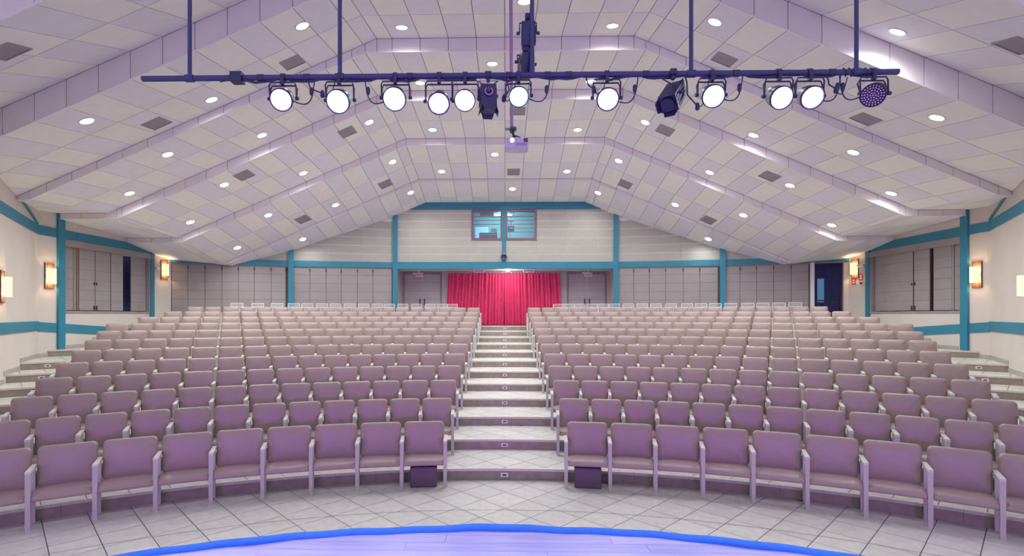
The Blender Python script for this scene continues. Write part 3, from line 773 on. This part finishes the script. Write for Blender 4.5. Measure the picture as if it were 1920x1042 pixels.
bm_ = one('vent_dark').box(-W + .03, W - .03, -D + .03, D - .03, -0.003, 0.0).mesh('duct_back')
slat = one('vent').hexa([(-W + .03, -0.02, -0.004), (W - .03, -0.02, -0.004), (W - .03, 0.012, -0.012), (-W + .03, 0.012, -0.012), (-W + .03, -0.02, -0.001), (W - .03, -0.02, -0.001), (W - .03, 0.012, -0.009), (-W + .03, 0.012, -0.009)]).mesh('slat')
for i, (x, y) in enumerate(VT):
    b, T = ceil_frame(x, y); _, k, n = cl[i]
    t = thing('ceiling_vent', 'grey louvred air vent, %s from left, %s' % (ORD[k], bayname[b]), 'vent', group='ceiling vents'); t.matrix_world = T
    put('grille_frame', fm, t); put('duct_back', bm_, t)
    for s in range(7): put('slat', slat, t, (0, -0.17 + s * 0.057, 0))

# ------------------------------------------------------------------ auditorium seats
def seat_meshes(tag_, wb, wa):
    """wb backrest width, wa half distance to the arm frame"""
    d = {}
    bh = 0.5; lean = math.radians(8)
    def fnb(x, y, z):                # pad outline XY -> upright, front face toward -y
        yy, zz = -z, y + bh / 2
        c, s = math.cos(lean), math.sin(lean)
        return (x * (1 + 0.02 * (zz / bh - .5)), 0.335 + yy * c + zz * s, 0.375 + zz * c - yy * s)
    d['backrest'] = MB().use(M['vinyl']).cushion(wb, bh, 0.088, 0.06, 4, 0.018, 0.46, fnb).mesh('backrest')
    def fns(x, y, z):
        yy = y + 0.155
        dz = 0.0
        if yy < 0.06: dz = -0.036 * ((0.06 - yy) / 0.15) ** 1.6
        edge = abs(x) / (wb / 2)
        return (x, yy, 0.335 + z + dz + 0.02 * (yy < 0.03) * 0 - 0.012 * max(0, edge - .8) * 5 * (1 if yy < 0 else 0) + (-0.02 * (yy - 0.1) if yy > .1 else 0))
    d['seat'] = MB().use(M['vinyl']).cushion(wb + 0.008, 0.43, 0.075, 0.06, 4, 0.016, 0.45, fns).mesh('seat')
    a = MB().use(M['frame_top']); a.box(-0.026, 0.026, -0.045, 0.36, 0.640, 0.668); d['armrest'] = a.mesh('armrest')
    a = MB().use(M['frame']); a.box(-0.024, 0.024, -0.045, 0.005, 0.0, 0.640); d['leg'] = a.mesh('leg')
    a = MB().use(M['frame']); a.box(-0.02, 0.02, 0.235, 0.275, 0.0, 0.640); d['rear_leg'] = a.mesh('rear_leg')
    a = MB().use(M['frame']); a.box(-wa, wa, 0.20, 0.23, 0.305, 0.33); d['seat_rail'] = a.mesh('seat_rail')
    a = MB().use(M['frame']); a.box(-wb / 2 + .05, -wb / 2 + .09, 0.30, 0.33, 0.28, 0.5); a.box(wb / 2 - .09, wb / 2 - .05, 0.30, 0.33, 0.28, 0.5); d['back_bracket'] = a.mesh('back_bracket')
    return d
wide = seat_meshes('w', 0.585, 0.298); std = seat_meshes('s', 0.492, 0.255)
IN_L = [0, 0.0852, .1012, .0941, .0869, .0801, .075, .0704, .066, .0627, .0586, .0561, .0537]
IN_R = [0, 0.0884, .1032, .0939, .0862, .0792, .0732, .0685, .0629, .0593, .0554, .0513, .0495]
NUM = [0, 10, 12, 13, 14, 15, 16, 17, 18, 19, 19, 19, 19]
far = {}
def seat_at(row, sg, k):
    rf = 9.9761 + PITCH * (row - 1); rb = 10.3653 + PITCH * (row - 1)
    if row == 1: a = (IN_L if sg < 0 else IN_R)[1] + (k + 0.5) * 0.616 / rf
    else: a = (IN_L if sg < 0 else IN_R)[row] + k * 0.542 / rb
    return (sg * rf * math.sin(a), YC + rf * math.cos(a), (row - 1) * H), -sg * a
stuff = {}
for row in range(1, 13):
    d = wide if row == 1 else std
    wa = 0.308 if row == 1 else 0.5 * 0.542 * (9.9761 + PITCH * (row - 1) + 0.15) / (10.3653 + PITCH * (row - 1))
    for sg, side in ((-1, 'left'), (1, 'right')):
        for k in range(NUM[row]):
            loc, rz = seat_at(row, sg, k)
            arms = [sg * wa] + ([-sg * wa] if k == 0 else [])
            if row <= 10:
                t = thing('auditorium_seat', 'mauve vinyl auditorium seat, %s row, %s from the centre aisle, %s block' % (ORD[row], ORD[k + 1], side), 'seat', loc, (0, 0, rz),
                          'auditorium seats %s of the aisle' % side)
                put('backrest', d['backrest'], t); put('seat_cushion', d['seat'], t)
                if row <= 5: put('seat_rail', d['seat_rail'], t); put('back_bracket', d['back_bracket'], t)
                for ax in arms:
                    tilt = -ax / (9.98 + PITCH * (row - 1))
                    put('armrest', d['armrest'], t, (ax, 0, 0), (0, 0, tilt)); put('leg', d['leg'], t, (ax, 0, 0), (0, 0, tilt)); put('leg', d['rear_leg'], t, (ax, 0, 0), (0, 0, tilt))
            else:
                T = Matrix.Translation(loc) @ Matrix.Rotation(rz, 4, 'Z')
                for nm, offs in (('backrest', [0]), ('seat', [0]), ('armrest', arms), ('leg', arms), ('rear_leg', arms)):
                    for ax in offs: stuff.setdefault(0, []).append((d[nm], T @ Matrix.Translation((ax, 0, 0))))
mb = MB()
for me, T in stuff[0]:
    mb.use(me.materials[0])
    o0 = len(mb.v); mb.v += [tuple(T @ v.co) for v in me.vertices]
    for p in me.polygons: mb.f.append(tuple(i + o0 for i in p.vertices)); mb.m.append(mb.cur); mb.sm.append(p.use_smooth)
o = build(mb, 'auditorium_seat_rows'); o['kind'] = 'stuff'; tag(o, 'two rearmost rows of mauve vinyl seats in front of the white chairs', 'seats')

# dark boxes under the two aisle seats of the first row
for sg, side in ((-1, 'left'), (1, 'right')):
    loc, rz = seat_at(1, sg, 0)
    t = thing('floor_box', 'dark purple box under the first-row aisle seat, %s block' % side, 'box', loc, (0, 0, rz), 'boxes under the aisle seats')
    b = MB().use(M['purple_box']).cushion(0.38, 0.24, 0.29, 0.02, 2, 0.0, 0.05, lambda x, y, z: (x, y + 0.12, z)); build(b, 'body', t)
    build(one('purple_box').box(-0.175, 0.175, -0.006, 0.0, 0.02, 0.27), 'front_panel', t)

# white metal chairs behind the last row
def white_chair_meshes():
    d = {}
    a = one('white_metal'); r = 0.014
    a.tube([(-0.2, 0.2, 0.42), (-0.2, 0.23, 0.62), (-0.2, 0.26, 0.84), (0.2, 0.26, 0.84), (0.2, 0.23, 0.62), (0.2, 0.2, 0.42)], r, 6); d['back_frame'] = a.mesh('back_frame')
    a = one('white_metal'); a.box(-0.2, 0.2, 0.25, 0.262, 0.775, 0.79); d['back_rail'] = a.mesh('back_rail')
    a = one('white_metal'); a.box(-0.19, 0.19, -0.006, 0.006, -0.014, 0.014); d['slat'] = a.mesh('slat')
    a = one('white_metal'); a.cushion(0.42, 0.4, 0.03, 0.05, 3, 0.004, 0.4, lambda x, y, z: (x, y, z + 0.42)); d['seat'] = a.mesh('seat')
    for nm, x, y in (('fl', -0.19, -0.19), ('fr', 0.19, -0.19), ('rl', -0.19, 0.19), ('rr', 0.19, 0.19)):
        a = one('white_metal'); a.tube([(x, y, 0.43), (x * 1.08, y * 1.1, 0.0)], r, 6); d[nm] = a.mesh('leg')
    return d
wc = white_chair_meshes()
LPX = [-9.55, -8.93, -8.33, -7.8, -7.36, -6.86, -6.4, -5.9, -5.4, -4.9, -4.46, -3.96, -3.44, -2.92, -2.45, -2.06]
RPX = [2.08, 2.48, 2.9, 3.36, 3.78, 4.19, 4.7, 5.2, 5.68, 6.2, 6.74, 7.2, 7.66, 8.14, 8.66, 9.1, 9.55, 10.0]
for side, L_ in (('left', LPX), ('right', RPX)):
    for i, x in enumerate(L_):
        r = 22.93; a = math.asin(x / r)
        t = thing('white_chair', 'white metal chair behind the last row, %s from left, %s of the curtain' % (ORD[i + 1], side), 'chair', (x, YC + r * math.cos(a), ZR), (0, 0, -a), 'white chairs along the back wall')
        put('back_frame', wc['back_frame'], t); put('back_rail', wc['back_rail'], t); put('seat', wc['seat'], t)
        for q in range(4): put('slat', wc['slat'], t, (0, 0.225 + 0.009 * q, 0.54 + 0.06 * q))
        for nm in ('fl', 'fr', 'rl', 'rr'): put('leg', wc[nm], t)

# ------------------------------------------------------------------ stage
ZS = 0.9; SR = 6.2; SY = 3.86 - SR
def sarc(r, n=80, a=0.62): return [(r * math.sin(-a + 2 * a * i / n), SY + r * math.cos(-a + 2 * a * i / n)) for i in range(n + 1)]
edge = sarc(SR - 0.02)
base = [(-3.55, -6.0), (3.55, -6.0)] + list(reversed(edge))
mb = one('stage').prism(base, 0.0, ZS - 0.012)
st = struct(build(mb, 'floor_stage')); st['label'] = 'curved wooden stage floor with blue edging'
PW = 0.125; y = 1.2; r = 0
conv = [(-3.5, 1.0), (3.5, 1.0)] + list(reversed(sarc(SR - 0.06, 24, 0.6)))
while y < 3.9:
    x = -3.6 - random.random() * 1.2
    while x < 3.6:
        l = random.uniform(1.0, 2.0)
        q = clip_poly([(x + .001, y + .001), (x + l - .001, y + .001), (x + l - .001, y + PW - .001), (x + .001, y + PW - .001)], conv)
        if len(q) >= 3 and area(q) > 0.003:
            cx = sum(p[0] for p in q) / len(q); cy = sum(p[1] for p in q) / len(q)
            build(one('stage').prism([(a - cx, b - cy) for a, b in q], -0.012, 0), 'plank', st, (cx, cy, ZS))
        x += l
    y += PW
# blue carpet strip along the edge, slightly wavy
n = 120; prof = [(-0.095, 0.0), (-0.09, 0.008), (-0.04, 0.014), (0.0, 0.012), (0.018, 0.0), (0.022, -0.06), (0.0, -0.06)]
vs = []; fs = []
for i in range(n + 1):
    a = -0.6 + 1.2 * i / n; wob = 0.008 * math.sin(i * 0.35) + 0.006 * math.sin(i * 0.9 + 1)
    lift = 0.006 * max(0, math.sin(i * 0.23 + 0.6))
    for dr, dz in prof: rad = SR + dr + wob; vs.append((rad * math.sin(a), SY + rad * math.cos(a), ZS + dz + (lift if dz > 0 else 0)))
c = len(prof)
for i in range(n):
    for j in range(c - 1): fs.append((i * c + j, i * c + j + 1, (i + 1) * c + j + 1, (i + 1) * c + j))
tag(build(one('blue').add(vs, fs, True), 'carpet_strip'), 'bright blue carpet strip along the curved stage edge', 'carpet')

# ------------------------------------------------------------------ lighting bar
BY, BZ = 5.0, 4.757
bar = thing('lighting_bar', 'long dark blue lighting pipe hung across the front of the hall', 'pipe', (0, BY, BZ))
build(one('pipe').tube([(-3.51, 0, 0), (3.72, 0, 0)], 0.027, 12), 'pipe', bar)
for x in (-3.045, -1.58, 1.78, 3.33):
    build(one('pipe').tube([(x, 0, 0.02), (x, 0, 3.35)], 0.02, 10), 'hanger_rod', bar)
    build(one('pipe').tube([(x - 0.04, 0, 0), (x + 0.04, 0, 0)], 0.036, 10), 'coupler', bar)
build(one('pipe').tube([(0.27, 0, 0), (0.27, 0.02, 0.35), (0.27, 0.02, 3.4)], [0.028, 0.022, 0.017], 10), 'hanger_rod', bar)
# taped cable bundle along the pipe
pts = []
for i in range(90):
    x = -2.75 + 6.2 * i / 89; pts.append((x, 0.012 * math.sin(i * 1.3), -0.028 + 0.014 * math.sin(i * 0.9) + 0.006 * math.sin(i * 2.3)))
build(one('black').tube(pts, 0.012, 6), 'cable_bundle', bar)
for x in (-2.62, -2.35, -1.9, -0.9, 0.05, 0.42, 0.62, 1.35, 2.2, 3.1, 3.36): build(one('black').tube([(x - 0.03, 0, 0), (x + 0.03, 0, 0)], 0.034, 8), 'tape_wrap', bar)
build(one('black').box(-2.63, -2.52, -0.05, 0.04, -0.05, 0.045), 'junction_box', bar)
for i in range(6):
    x = 3.2 + 0.05 * i; build(one('black').tube([(x, 0.03, 0), (x + .01, 0, 0.04), (x + 0.02, -0.035, 0), (x + .03, 0, -0.04), (x + 0.04, 0.03, 0)], 0.006, 5), 'cable_coil', bar)

def rot_to(d):  # matrix with local -z along d
    d = Vector(d).normalized(); return d.to_track_quat('-Z', 'Y').to_matrix().to_4x4()
LED = {}
def led_mat(name, col, s): 
    if name not in LED: LED[name] = emission('led_' + name, col, s)
    return LED[name]
def sag(a, b, drop, n=10, side=0.0):
    a, b = Vector(a), Vector(b)
    return [a.lerp(b, i / n) + Vector((side * math.sin(math.pi * i / n), 0, -drop * math.sin(math.pi * i / n))) for i in range(n + 1)]
def par(x, z, aim, label, leds, watt, beam, size=0.1, cable=1, n_led=None):
    t = thing('led_par_light', label, 'stage light', (x, BY - 0.02, BZ), group='stage lights on the bar')
    c = Vector((0, 0, z - BZ)); R = Matrix.Translation(c) @ rot_to(aim)
    b = one('black').lathe([(0.03, 0.17), (size * .75, 0.15), (size * .95, 0.06), (size, -0.02), (size * 1.06, -0.03), (size * 1.06, -0.06), (size * .97, -0.06), (size * .95, -0.045), (0.001, -0.045)], 20, R)
    bo = build(b, 'body', t)
    build(one('black').lathe([(0.02, 0.16), (0.018, 0.21)], 8, R @ Matrix.Translation((0, 0, 0))), 'rear_cap', bo)
    # LED lenses in rings
    base, dots = leds
    if base: build(MB().use(base).lathe([(size * .93, -0.05), (0.001, -0.052)], 20, R), 'lens_plate', bo)
    rings = ((0, 1), (0.34, 6), (0.68, 12)) if not n_led else ((0, 1), (0.22, 6), (0.44, 12), (0.66, 18), (0.86, 22))
    cnt = 0
    mbs = {}
    for rad, num in rings:
        for q in range(num):
            a = 2 * math.pi * q / num + rad
            m = dots[cnt % len(dots)]; cnt += 1
            rl = size * (0.14 if not n_led else 0.07)
            mbs.setdefault(m.name, MB().use(m)).lathe([(rl, -0.05), (rl * .8, -0.058), (0.001, -0.06)], 8, R @ Matrix.Translation((size * rad * math.cos(a), size * rad * math.sin(a), 0)))
    for mm in mbs.values(): build(mm, 'led_cluster', bo)['kind'] = 'stuff'
    # yoke: double bracket from the clamp to the pivots
    w = size + 0.03
    piv = R @ Vector((0, 0, 0.03))
    for yo, ztop in ((0.0, -0.055), (0.035, -0.075)):
        yk = build(one('black').tube([(piv.x - w, piv.y, piv.z), (-w, yo, ztop - 0.03), (-w + 0.015, yo, ztop), (w - 0.015, yo, ztop), (w, yo, ztop - 0.03), (piv.x + w, piv.y, piv.z)], 0.0075, 6), 'yoke', t)
    for s in (-1, 1): build(one('black').lathe([(0.018, 0), (0.018, 0.03)], 8, Matrix.Translation((piv.x + s * (w - 0.01), piv.y, piv.z)) @ Matrix.Rotation(s * math.pi / 2, 4, 'Y')), 'knob', yk)
    k = one('black'); k.box(-0.016, 0.016, -0.02, 0.02, -0.08, -0.02); k.tube([(-0.022, 0.02, 0), (0.022, 0.02, 0)], 0.037, 10); build(k, 'clamp', t)
    if cable:
        cb = build(one('black').tube(sag((cable * 0.05, 0.05, z - BZ + 0.02), (cable * 0.3, 0.03, -0.02), 0.13, 12, cable * 0.06), 0.006, 5), 'power_cable', t)
        build(one('black').lathe([(0.012, 0), (0.02, 0.02), (0.02, 0.06), (0.01, 0.075)], 8, Matrix.Translation((cable * 0.27, 0.03, -0.17))), 'plug', cb)
    if watt:
        ld = bpy.data.lights.new('par_beam', 'SPOT'); ld.energy = watt * 0.8; ld.spot_size = math.radians(110); ld.spot_blend = 0.7; ld.color = beam; ld.shadow_soft_size = 0.08
        lo = bpy.data.objects.new('par_beam', ld); COL.objects.link(lo); lo.parent = t
        p = R @ Vector((0, 0, -0.08)); lo.location = p; lo.rotation_euler = Vector(aim).to_track_quat('-Z', 'Y').to_euler()
    return t
WV = led_mat('violet_white', (0.82, 0.72, 1.0), 26); WB = led_mat('blue_white', (0.72, 0.78, 1.0), 34); WW = led_mat('white', (0.95, 0.95, 1.0), 40)
RD = led_mat('red', (1.0, 0.12, 0.35), 6); CY = led_mat('cyan', (0.2, 0.8, 1.0), 8); GR = led_mat('green', (0.1, 1.0, 0.6), 9); VI = led_mat('violet', (0.55, 0.35, 1.0), 7); GW = led_mat('green_white', (0.7, 1.0, 0.9), 30)
DIM = led_mat('dim_pink', (0.55, 0.3, 0.6), 0.22); VD = led_mat('violet_dim', (0.6, 0.3, 1.0), 1.2)
AIM = (0.0, -0.86, -0.52)
par(-2.13, 4.54, (0.1, -.86, -.5), 'violet glowing LED par light, leftmost on the bar', (VI, [WV]), 180, (0.45, 0.32, 1.0), cable=1)
par(-1.58, 4.52, AIM, 'brilliant white LED par light under the second hanger rod', (WW, [WW]), 240, (0.4, 0.42, 1.0), 0.105, 0)
par(-1.04, 4.54, AIM, 'brilliant white LED par light, third from left on the bar', (WW, [WW]), 240, (0.32, 0.42, 1.0), 0.105, -1)
par(-0.62, 4.50, (0.05, -.8, -.6), 'LED par light with mixed red and white lenses', (VD, [WW, RD, WW, WB, WW, CY]), 120, (0.6, 0.3, 1.0), 0.1, 0)
par(-0.37, 4.52, AIM, 'white LED par light left of the emblem spotlight', (WB, [WW]), 180, (0.35, 0.38, 1.0), 0.095, 0)
par(0.14, 4.55, (0.02, -.86, -.5), 'green glowing LED par light at the centre of the bar', (GR, [GW]), 30, (0.2, 1.0, 0.6), 0.09, 1)
par(0.98, 4.52, AIM, 'violet white LED par light right of centre with square yoke', (VI, [WV]), 180, (0.45, 0.45, 1.0), 0.1, 1)
par(1.97, 4.54, (-.05, -.86, -.5), 'blue white LED par light right of the tilted spotlight', (CY, [WW]), 180, (0.4, 0.5, 1.0), 0.1, 1)
par(2.6, 4.52, AIM, 'bright white LED par light, left one of the close right pair', (WB, [WW]), 210, (0.36, 0.38, 1.0), 0.1, 0)
par(2.89, 4.52, (-.1, -.86, -.5), 'violet LED par light, right one of the close right pair', (VD, [WW, WV]), 180, (0.5, 0.36, 1.0), 0.1, 1)
par(3.48, 4.54, (-.62, -.62, -.48), 'unlit dark LED par light at the right end of the bar', (None, [DIM]), 0, (1, 1, 1), 0.1, -1, n_led=True)

def spot(x, y, z, aim, label, emblem=False, clampz=0.0, L=0.3, w=0.075, barn=True):
    """theatre spotlight: louvred box body, lens tube, barn doors, yoke"""
    t = thing('theatre_spotlight', label, 'stage light', (x, y, z), group='theatre spotlights')
    R = rot_to(aim)
    b = one('black')
    b.hexa([R @ Vector(c) for c in ((-w, -w, -L / 2), (w, -w, -L / 2), (w, w, -L / 2), (-w, w, -L / 2), (-w, -w, L / 2), (w, -w, L / 2), (w, w * .7, L / 2), (-w, w * .7, L / 2))])
    build(b, 'body', t)
    for s in (-1, 1):
        f = one('black'); 
        for q in range(3): f.hexa([R @ Vector(c) for c in [(s * (w + 0.004) + dx, yy, zz) for zz in (-L / 2 + .03, L / 2 - .03) for dx, yy in ((0, -0.05 + q * .04), (0.008, -0.05 + q * .04), (0.008, -0.035 + q * .04), (0, -0.035 + q * .04))]])
        build(f, 'cooling_fin', t)
    build(one('black').lathe([(w * .8, -L / 2 - 0.03), (w * .8, -L / 2)], 16, R), 'lens_tube', t)
    build(one('silver').lathe([(0.001, -L / 2 - 0.02), (w * .72, -L / 2 - 0.012)], 16, R), 'lens', t)
    for q in range(4 if barn else 0):
        Rq = R @ Matrix.Rotation(q * math.pi / 2, 4, 'Z')
        build(one('black').hexa([Rq @ Vector(c) for c in ((-w * .85, w * .95, -L / 2), (w * .85, w * .95, -L / 2), (w * .85, w * 1.0, -L / 2), (-w * .85, w * 1.0, -L / 2), (-w * .6, w * 1.2, -L / 2 - .055), (w * .6, w * 1.2, -L / 2 - .055), (w * .6, w * 1.25, -L / 2 - .055), (-w * .6, w * 1.25, -L / 2 - .055))]), 'barn_door', t)
    top = Vector((0, 0, clampz))
    build(one('black').tube([R @ Vector((-w - 0.02, 0, 0.02)), top + Vector((-w - .02, 0, -0.05)), top + Vector((w + .02, 0, -0.05)), R @ Vector((w + 0.02, 0, 0.02))], 0.008, 6), 'yoke', t)
    for s in (-1, 1): build(one('black').lathe([(0.016, 0), (0.016, 0.03)], 8, Matrix.Translation(R @ Vector((s * (w + 0.02), 0, 0.02))) @ Matrix.Rotation(s * math.pi / 2, 4, 'Y')), 'knob', t)
    k = one('black'); k.box(-0.016, 0.016, -0.016, 0.016, clampz - 0.06, clampz); k.box(-0.03, 0.03, -0.035, 0.035, clampz - 0.02, clampz + 0.03); build(k, 'clamp', t)
    if emblem:
        face = min((R @ Vector(v) for v in ((1, 0, 0), (-1, 0, 0), (0, 1, 0), (0, -1, 0))), key=lambda v: v.y)
        up = (R @ Vector((0, 0, 1))); rt = up.cross(face).normalized(); c0 = face * (w + 0.004) + up * 0.02
        pts = [c0 + rt * 0.036 * math.cos(math.radians(a)) + up * 0.036 * math.sin(math.radians(a)) for a in range(120, 421, 20)]
        em = build(MB().use(M['pink_pipe']).tube(pts, 0.007, 6), 'emblem', t)
        build(one('purple_box').tube([c0 - up * 0.004, c0 + up * 0.045], 0.009, 6), 'emblem_bar', em)
    return t
spot(-0.15, BY, 4.545, (0.02, -0.16, -1), 'upright dark spotlight with a round emblem left of the green light', True, 0.21, 0.23)
spot(1.60, BY - 0.02, 4.545, (-0.42, -0.55, -0.72), 'tilted dark spotlight with barn doors right of centre', False, 0.21, 0.32, 0.08)
spot(0.235, BY + 0.08, 5.18, (0.0, 0.14, -1), 'upper dark spotlight clamped to the central hanger rod', False, 0.17, 0.22, 0.062, False)
spot(0.21, BY + 0.08, 4.89, (-0.05, 0.14, -1), 'lower dark spotlight clamped to the central hanger rod', False, 0.15, 0.2, 0.062, False)
# loose power leads hanging from the bar
leads = [((-1.9, BY, 4.73), (-1.75, BY, 4.6), 'short lead with plug left of the second hanger rod'), ((0.02, BY, 4.72), (0.0, BY + .02, 4.55), 'lead looping down beside the emblem spotlight'),
         ((0.78, BY, 4.72), (0.86, BY, 4.62), 'short lead with plug under the bar right of the green light'), ((1.72, BY, 4.72), (1.84, BY, 4.45), 'lead with dark plug right of the tilted spotlight'),
         ((3.05, BY, 4.72), (3.14, BY, 4.6), 'lead with plug left of the unlit par light')]
for a, b, lab in leads:
    t = thing('power_lead', lab, 'cable', a, group='leads hanging from the bar'); d = Vector(b) - Vector(a)
    build(one('black').tube([(0, 0, 0.02), (0.02, 0, -0.04), (0.03, 0.01, d.z * .6), (d.x, d.y, d.z)], 0.007, 6), 'cord', t)
    build(one('black').lathe([(0.01, 0.03), (0.02, 0.01), (0.022, -0.03), (0.012, -0.04)], 8, Matrix.Translation(d)), 'plug', t)
    build(one('black').tube(sag(d, (d.x + 0.12, 0.02, 0.0), 0.1, 10), 0.005, 5), 'loop', t)

# projector on its pole
t = thing('projector', 'pale ceiling projector with a shining lens on a mauve pole', 'projector', (0.185, 7.9, 5.03))
build(MB().use(M['proj_white']).cushion(0.345, 0.3, 0.15, 0.03, 3, 0.0, 0.15, lambda x, y, z: (x, y, z - 0.075)), 'shell', t)
build(MB().use(led_mat('projector', (0.75, 0.85, 1.0), 45)).lathe([(0.032, 0.0), (0.001, 0.006)], 14, Matrix.Translation((-0.07, -0.164, 0.025)) @ RX), 'lens', t)
build(one('silver').lathe([(0.045, -0.01), (0.045, 0.012), (0.034, 0.012)], 14, Matrix.Translation((-0.07, -0.15, 0.025)) @ RX), 'lens_ring', t)
build(one('purple_box').box(0.1, 0.165, -0.153, -0.149, 0.0, 0.06), 'sensor_window', t)
for q in range(3): build(one('pink_pipe').box(-0.02, 0.15, -0.153, -0.15, -0.05 + q * .016, -0.042 + q * .016), 'vent_slot', t)
k = one('black'); k.box(-0.12, 0.14, -0.02, 0.02, 0.078, 0.09); k.tube([(-0.12, 0, 0.085), (0.0, 0, 0.14), (0.14, 0, 0.085)], 0.01); k.tube([(-0.04, 0, 0.12), (-0.07, 0, 0.26)], 0.022); k.box(-0.1, -0.01, -0.04, 0.04, 0.22, 0.27); build(k, 'ceiling_mount', t)
build(one('black').tube([(-0.09, -0.02, 0.25), (-0.1, -0.04, 0.19), (-0.04, -0.04, 0.14), (0.06, -0.02, 0.11)], 0.009), 'cable', t)
build(one('grey_trim').box(-0.17, 0.0, -0.05, 0.05, 0.245, 0.25), 'mount_plate', t)
build(one('pink_pipe').tube([(-0.075, 0, 0.25), (-0.095, 0, 3.35)], [0.026, 0.031], 10), 'pole', t)

# ------------------------------------------------------------------ wall sconces
for i, (T, s, z, side, where) in enumerate(SC):
    P = T @ Vector((s, 0, z)); e = T.to_3x3().to_4x4(); e.translation = P
    t = thing('wall_sconce', 'lit sconce with cream shade on striped wood, %s wall, %s' % (side, where), 'wall lamp', group='wall sconces'); t.matrix_world = e
    for q in range(5):
        x0 = -0.125 + q * 0.05; b = one('wood').box(x0 + 0.001, x0 + 0.049, 0.0, 0.028 + 0.004 * (q % 2), -0.33, 0.33); build(b, 'wood_slat', t)
    k = one('wood_dark'); k.box(-0.135, -0.126, 0, 0.03, -0.335, 0.335); k.box(0.126, 0.135, 0, 0.03, -0.335, 0.335); build(k, 'backplate_edge', t)
    # curved fabric shade open at top and bottom
    n = 10; vs = []; fs = []; w = 0.105
    for zz in (-0.2, 0.2):
        for j in range(n + 1):
            u = j / n * 2 - 1; vs.append((w * u, 0.035 + 0.13 * (1 - abs(u) ** 6), zz))
    for j in range(n): fs.append((j, j + 1, n + 2 + j, n + 1 + j))
    so = build(MB().use(M['shade']).add(vs, fs, True), 'shade', t)
    k = one('wood_dark'); k.box(-0.01, 0.01, 0.03, 0.15, -0.005, 0.005); build(k, 'shade_arm', so)
    for nm, zz in (('bulb_glow', 0.12), ('bulb_glow', -0.12)):
        ld = bpy.data.lights.new(nm, 'POINT'); ld.energy = SCONCE_W; ld.color = (1.0, 0.76, 0.46); ld.shadow_soft_size = 0.025
        lo = bpy.data.objects.new(nm, ld); COL.objects.link(lo); lo.parent = t; lo.location = (0, 0.09, zz)
# small wall devices near the far corners
T = frame_on((XW, 17.72), (11.93, 18.38))[0]
def wall_dev(T, s, z):
    e = T.to_3x3().to_4x4(); e.translation = T @ Vector((s, 0, z)); return e
t = thing('emergency_light', 'small white twin-head emergency light beside the far right sconce', 'light'); t.matrix_world = wall_dev(T, 0.15, 4.12)
build(one('white').box(-0.1, 0.1, 0, 0.05, -0.05, 0.05), 'body', t)
for s in (-1, 1): build(one('white').lathe([(0.03, 0), (0.035, 0.05)], 10, Matrix.Translation((s * 0.08, 0.05, 0.03)) @ Matrix.Rotation(-math.pi / 2, 4, 'X')), 'lamp_head', t)
for n, (s, z, lab) in enumerate(((0.18, 3.75, 'red and white fire alarm sign right of the far right sconce'), (0.46, 3.62, 'red and white fire sign under the far right sconce'))):
    t = thing('fire_sign', lab, 'sign'); t.matrix_world = wall_dev(T, s, z)
    build(one('red').box(-0.075, 0.075, 0, 0.01, -0.1, 0.1), 'plate', t)
    k = one('white'); k.box(-0.035, 0.035, 0.01, 0.013, 0.02, 0.07); k.box(-0.035, 0.035, 0.01, 0.013, -0.06, -0.01); build(k, 'pictogram', t)
t = thing('call_point', 'small dark switch bracket below the fire alarm sign', 'switch'); t.matrix_world = wall_dev(T, 0.18, 3.56); build(one('chrome').box(-0.07, 0.04, 0, 0.04, -0.01, 0.015), 'bracket', t); build(one('chrome').box(-0.015, 0.01, 0.0, 0.03, -0.05, -0.01), 'stem', t)
T = frame_on((-XW, 17.72), (-11.93, 18.38))[0]
t = thing('emergency_light', 'small white emergency light beside the far left sconce', 'light'); t.matrix_world = wall_dev(T, 0.12, 4.08)
build(one('white').box(-0.1, 0.1, 0, 0.05, -0.05, 0.05), 'body', t); build(one('white').lathe([(0.03, 0), (0.035, 0.05)], 10, Matrix.Translation((-0.08, 0.05, 0.0)) @ Matrix.Rotation(-math.pi / 2, 4, 'X')), 'lamp_head', t)

# ------------------------------------------------------------------ booth fill lamp and stage wash
ld = bpy.data.lights.new('booth_lamp_light', 'POINT'); ld.energy = 30; ld.color = (0.5, 0.88, 1.0); ld.shadow_soft_size = 0.15
lo = bpy.data.objects.new('booth_lamp_light', ld); COL.objects.link(lo); lo.location = (-0.1, 21.8, 6.45)
for x in (-2.4, 2.4):   # unseen purple wash added behind the camera, set low to favour seat fronts
    ld = bpy.data.lights.new('stage_wash', 'SPOT'); ld.energy = 430; ld.spot_size = math.radians(96); ld.spot_blend = 1.0; ld.color = (0.46, 0.03, 1.0); ld.shadow_soft_size = 0.2
    lo = bpy.data.objects.new('stage_wash', ld); COL.objects.link(lo); lo.location = (x, -2.0, 2.1)
    lo.rotation_euler = (Vector((x * 0.7, 8.2, 0.75)) - Vector((x, -2.0, 2.1))).to_track_quat('-Z', 'Y').to_euler()
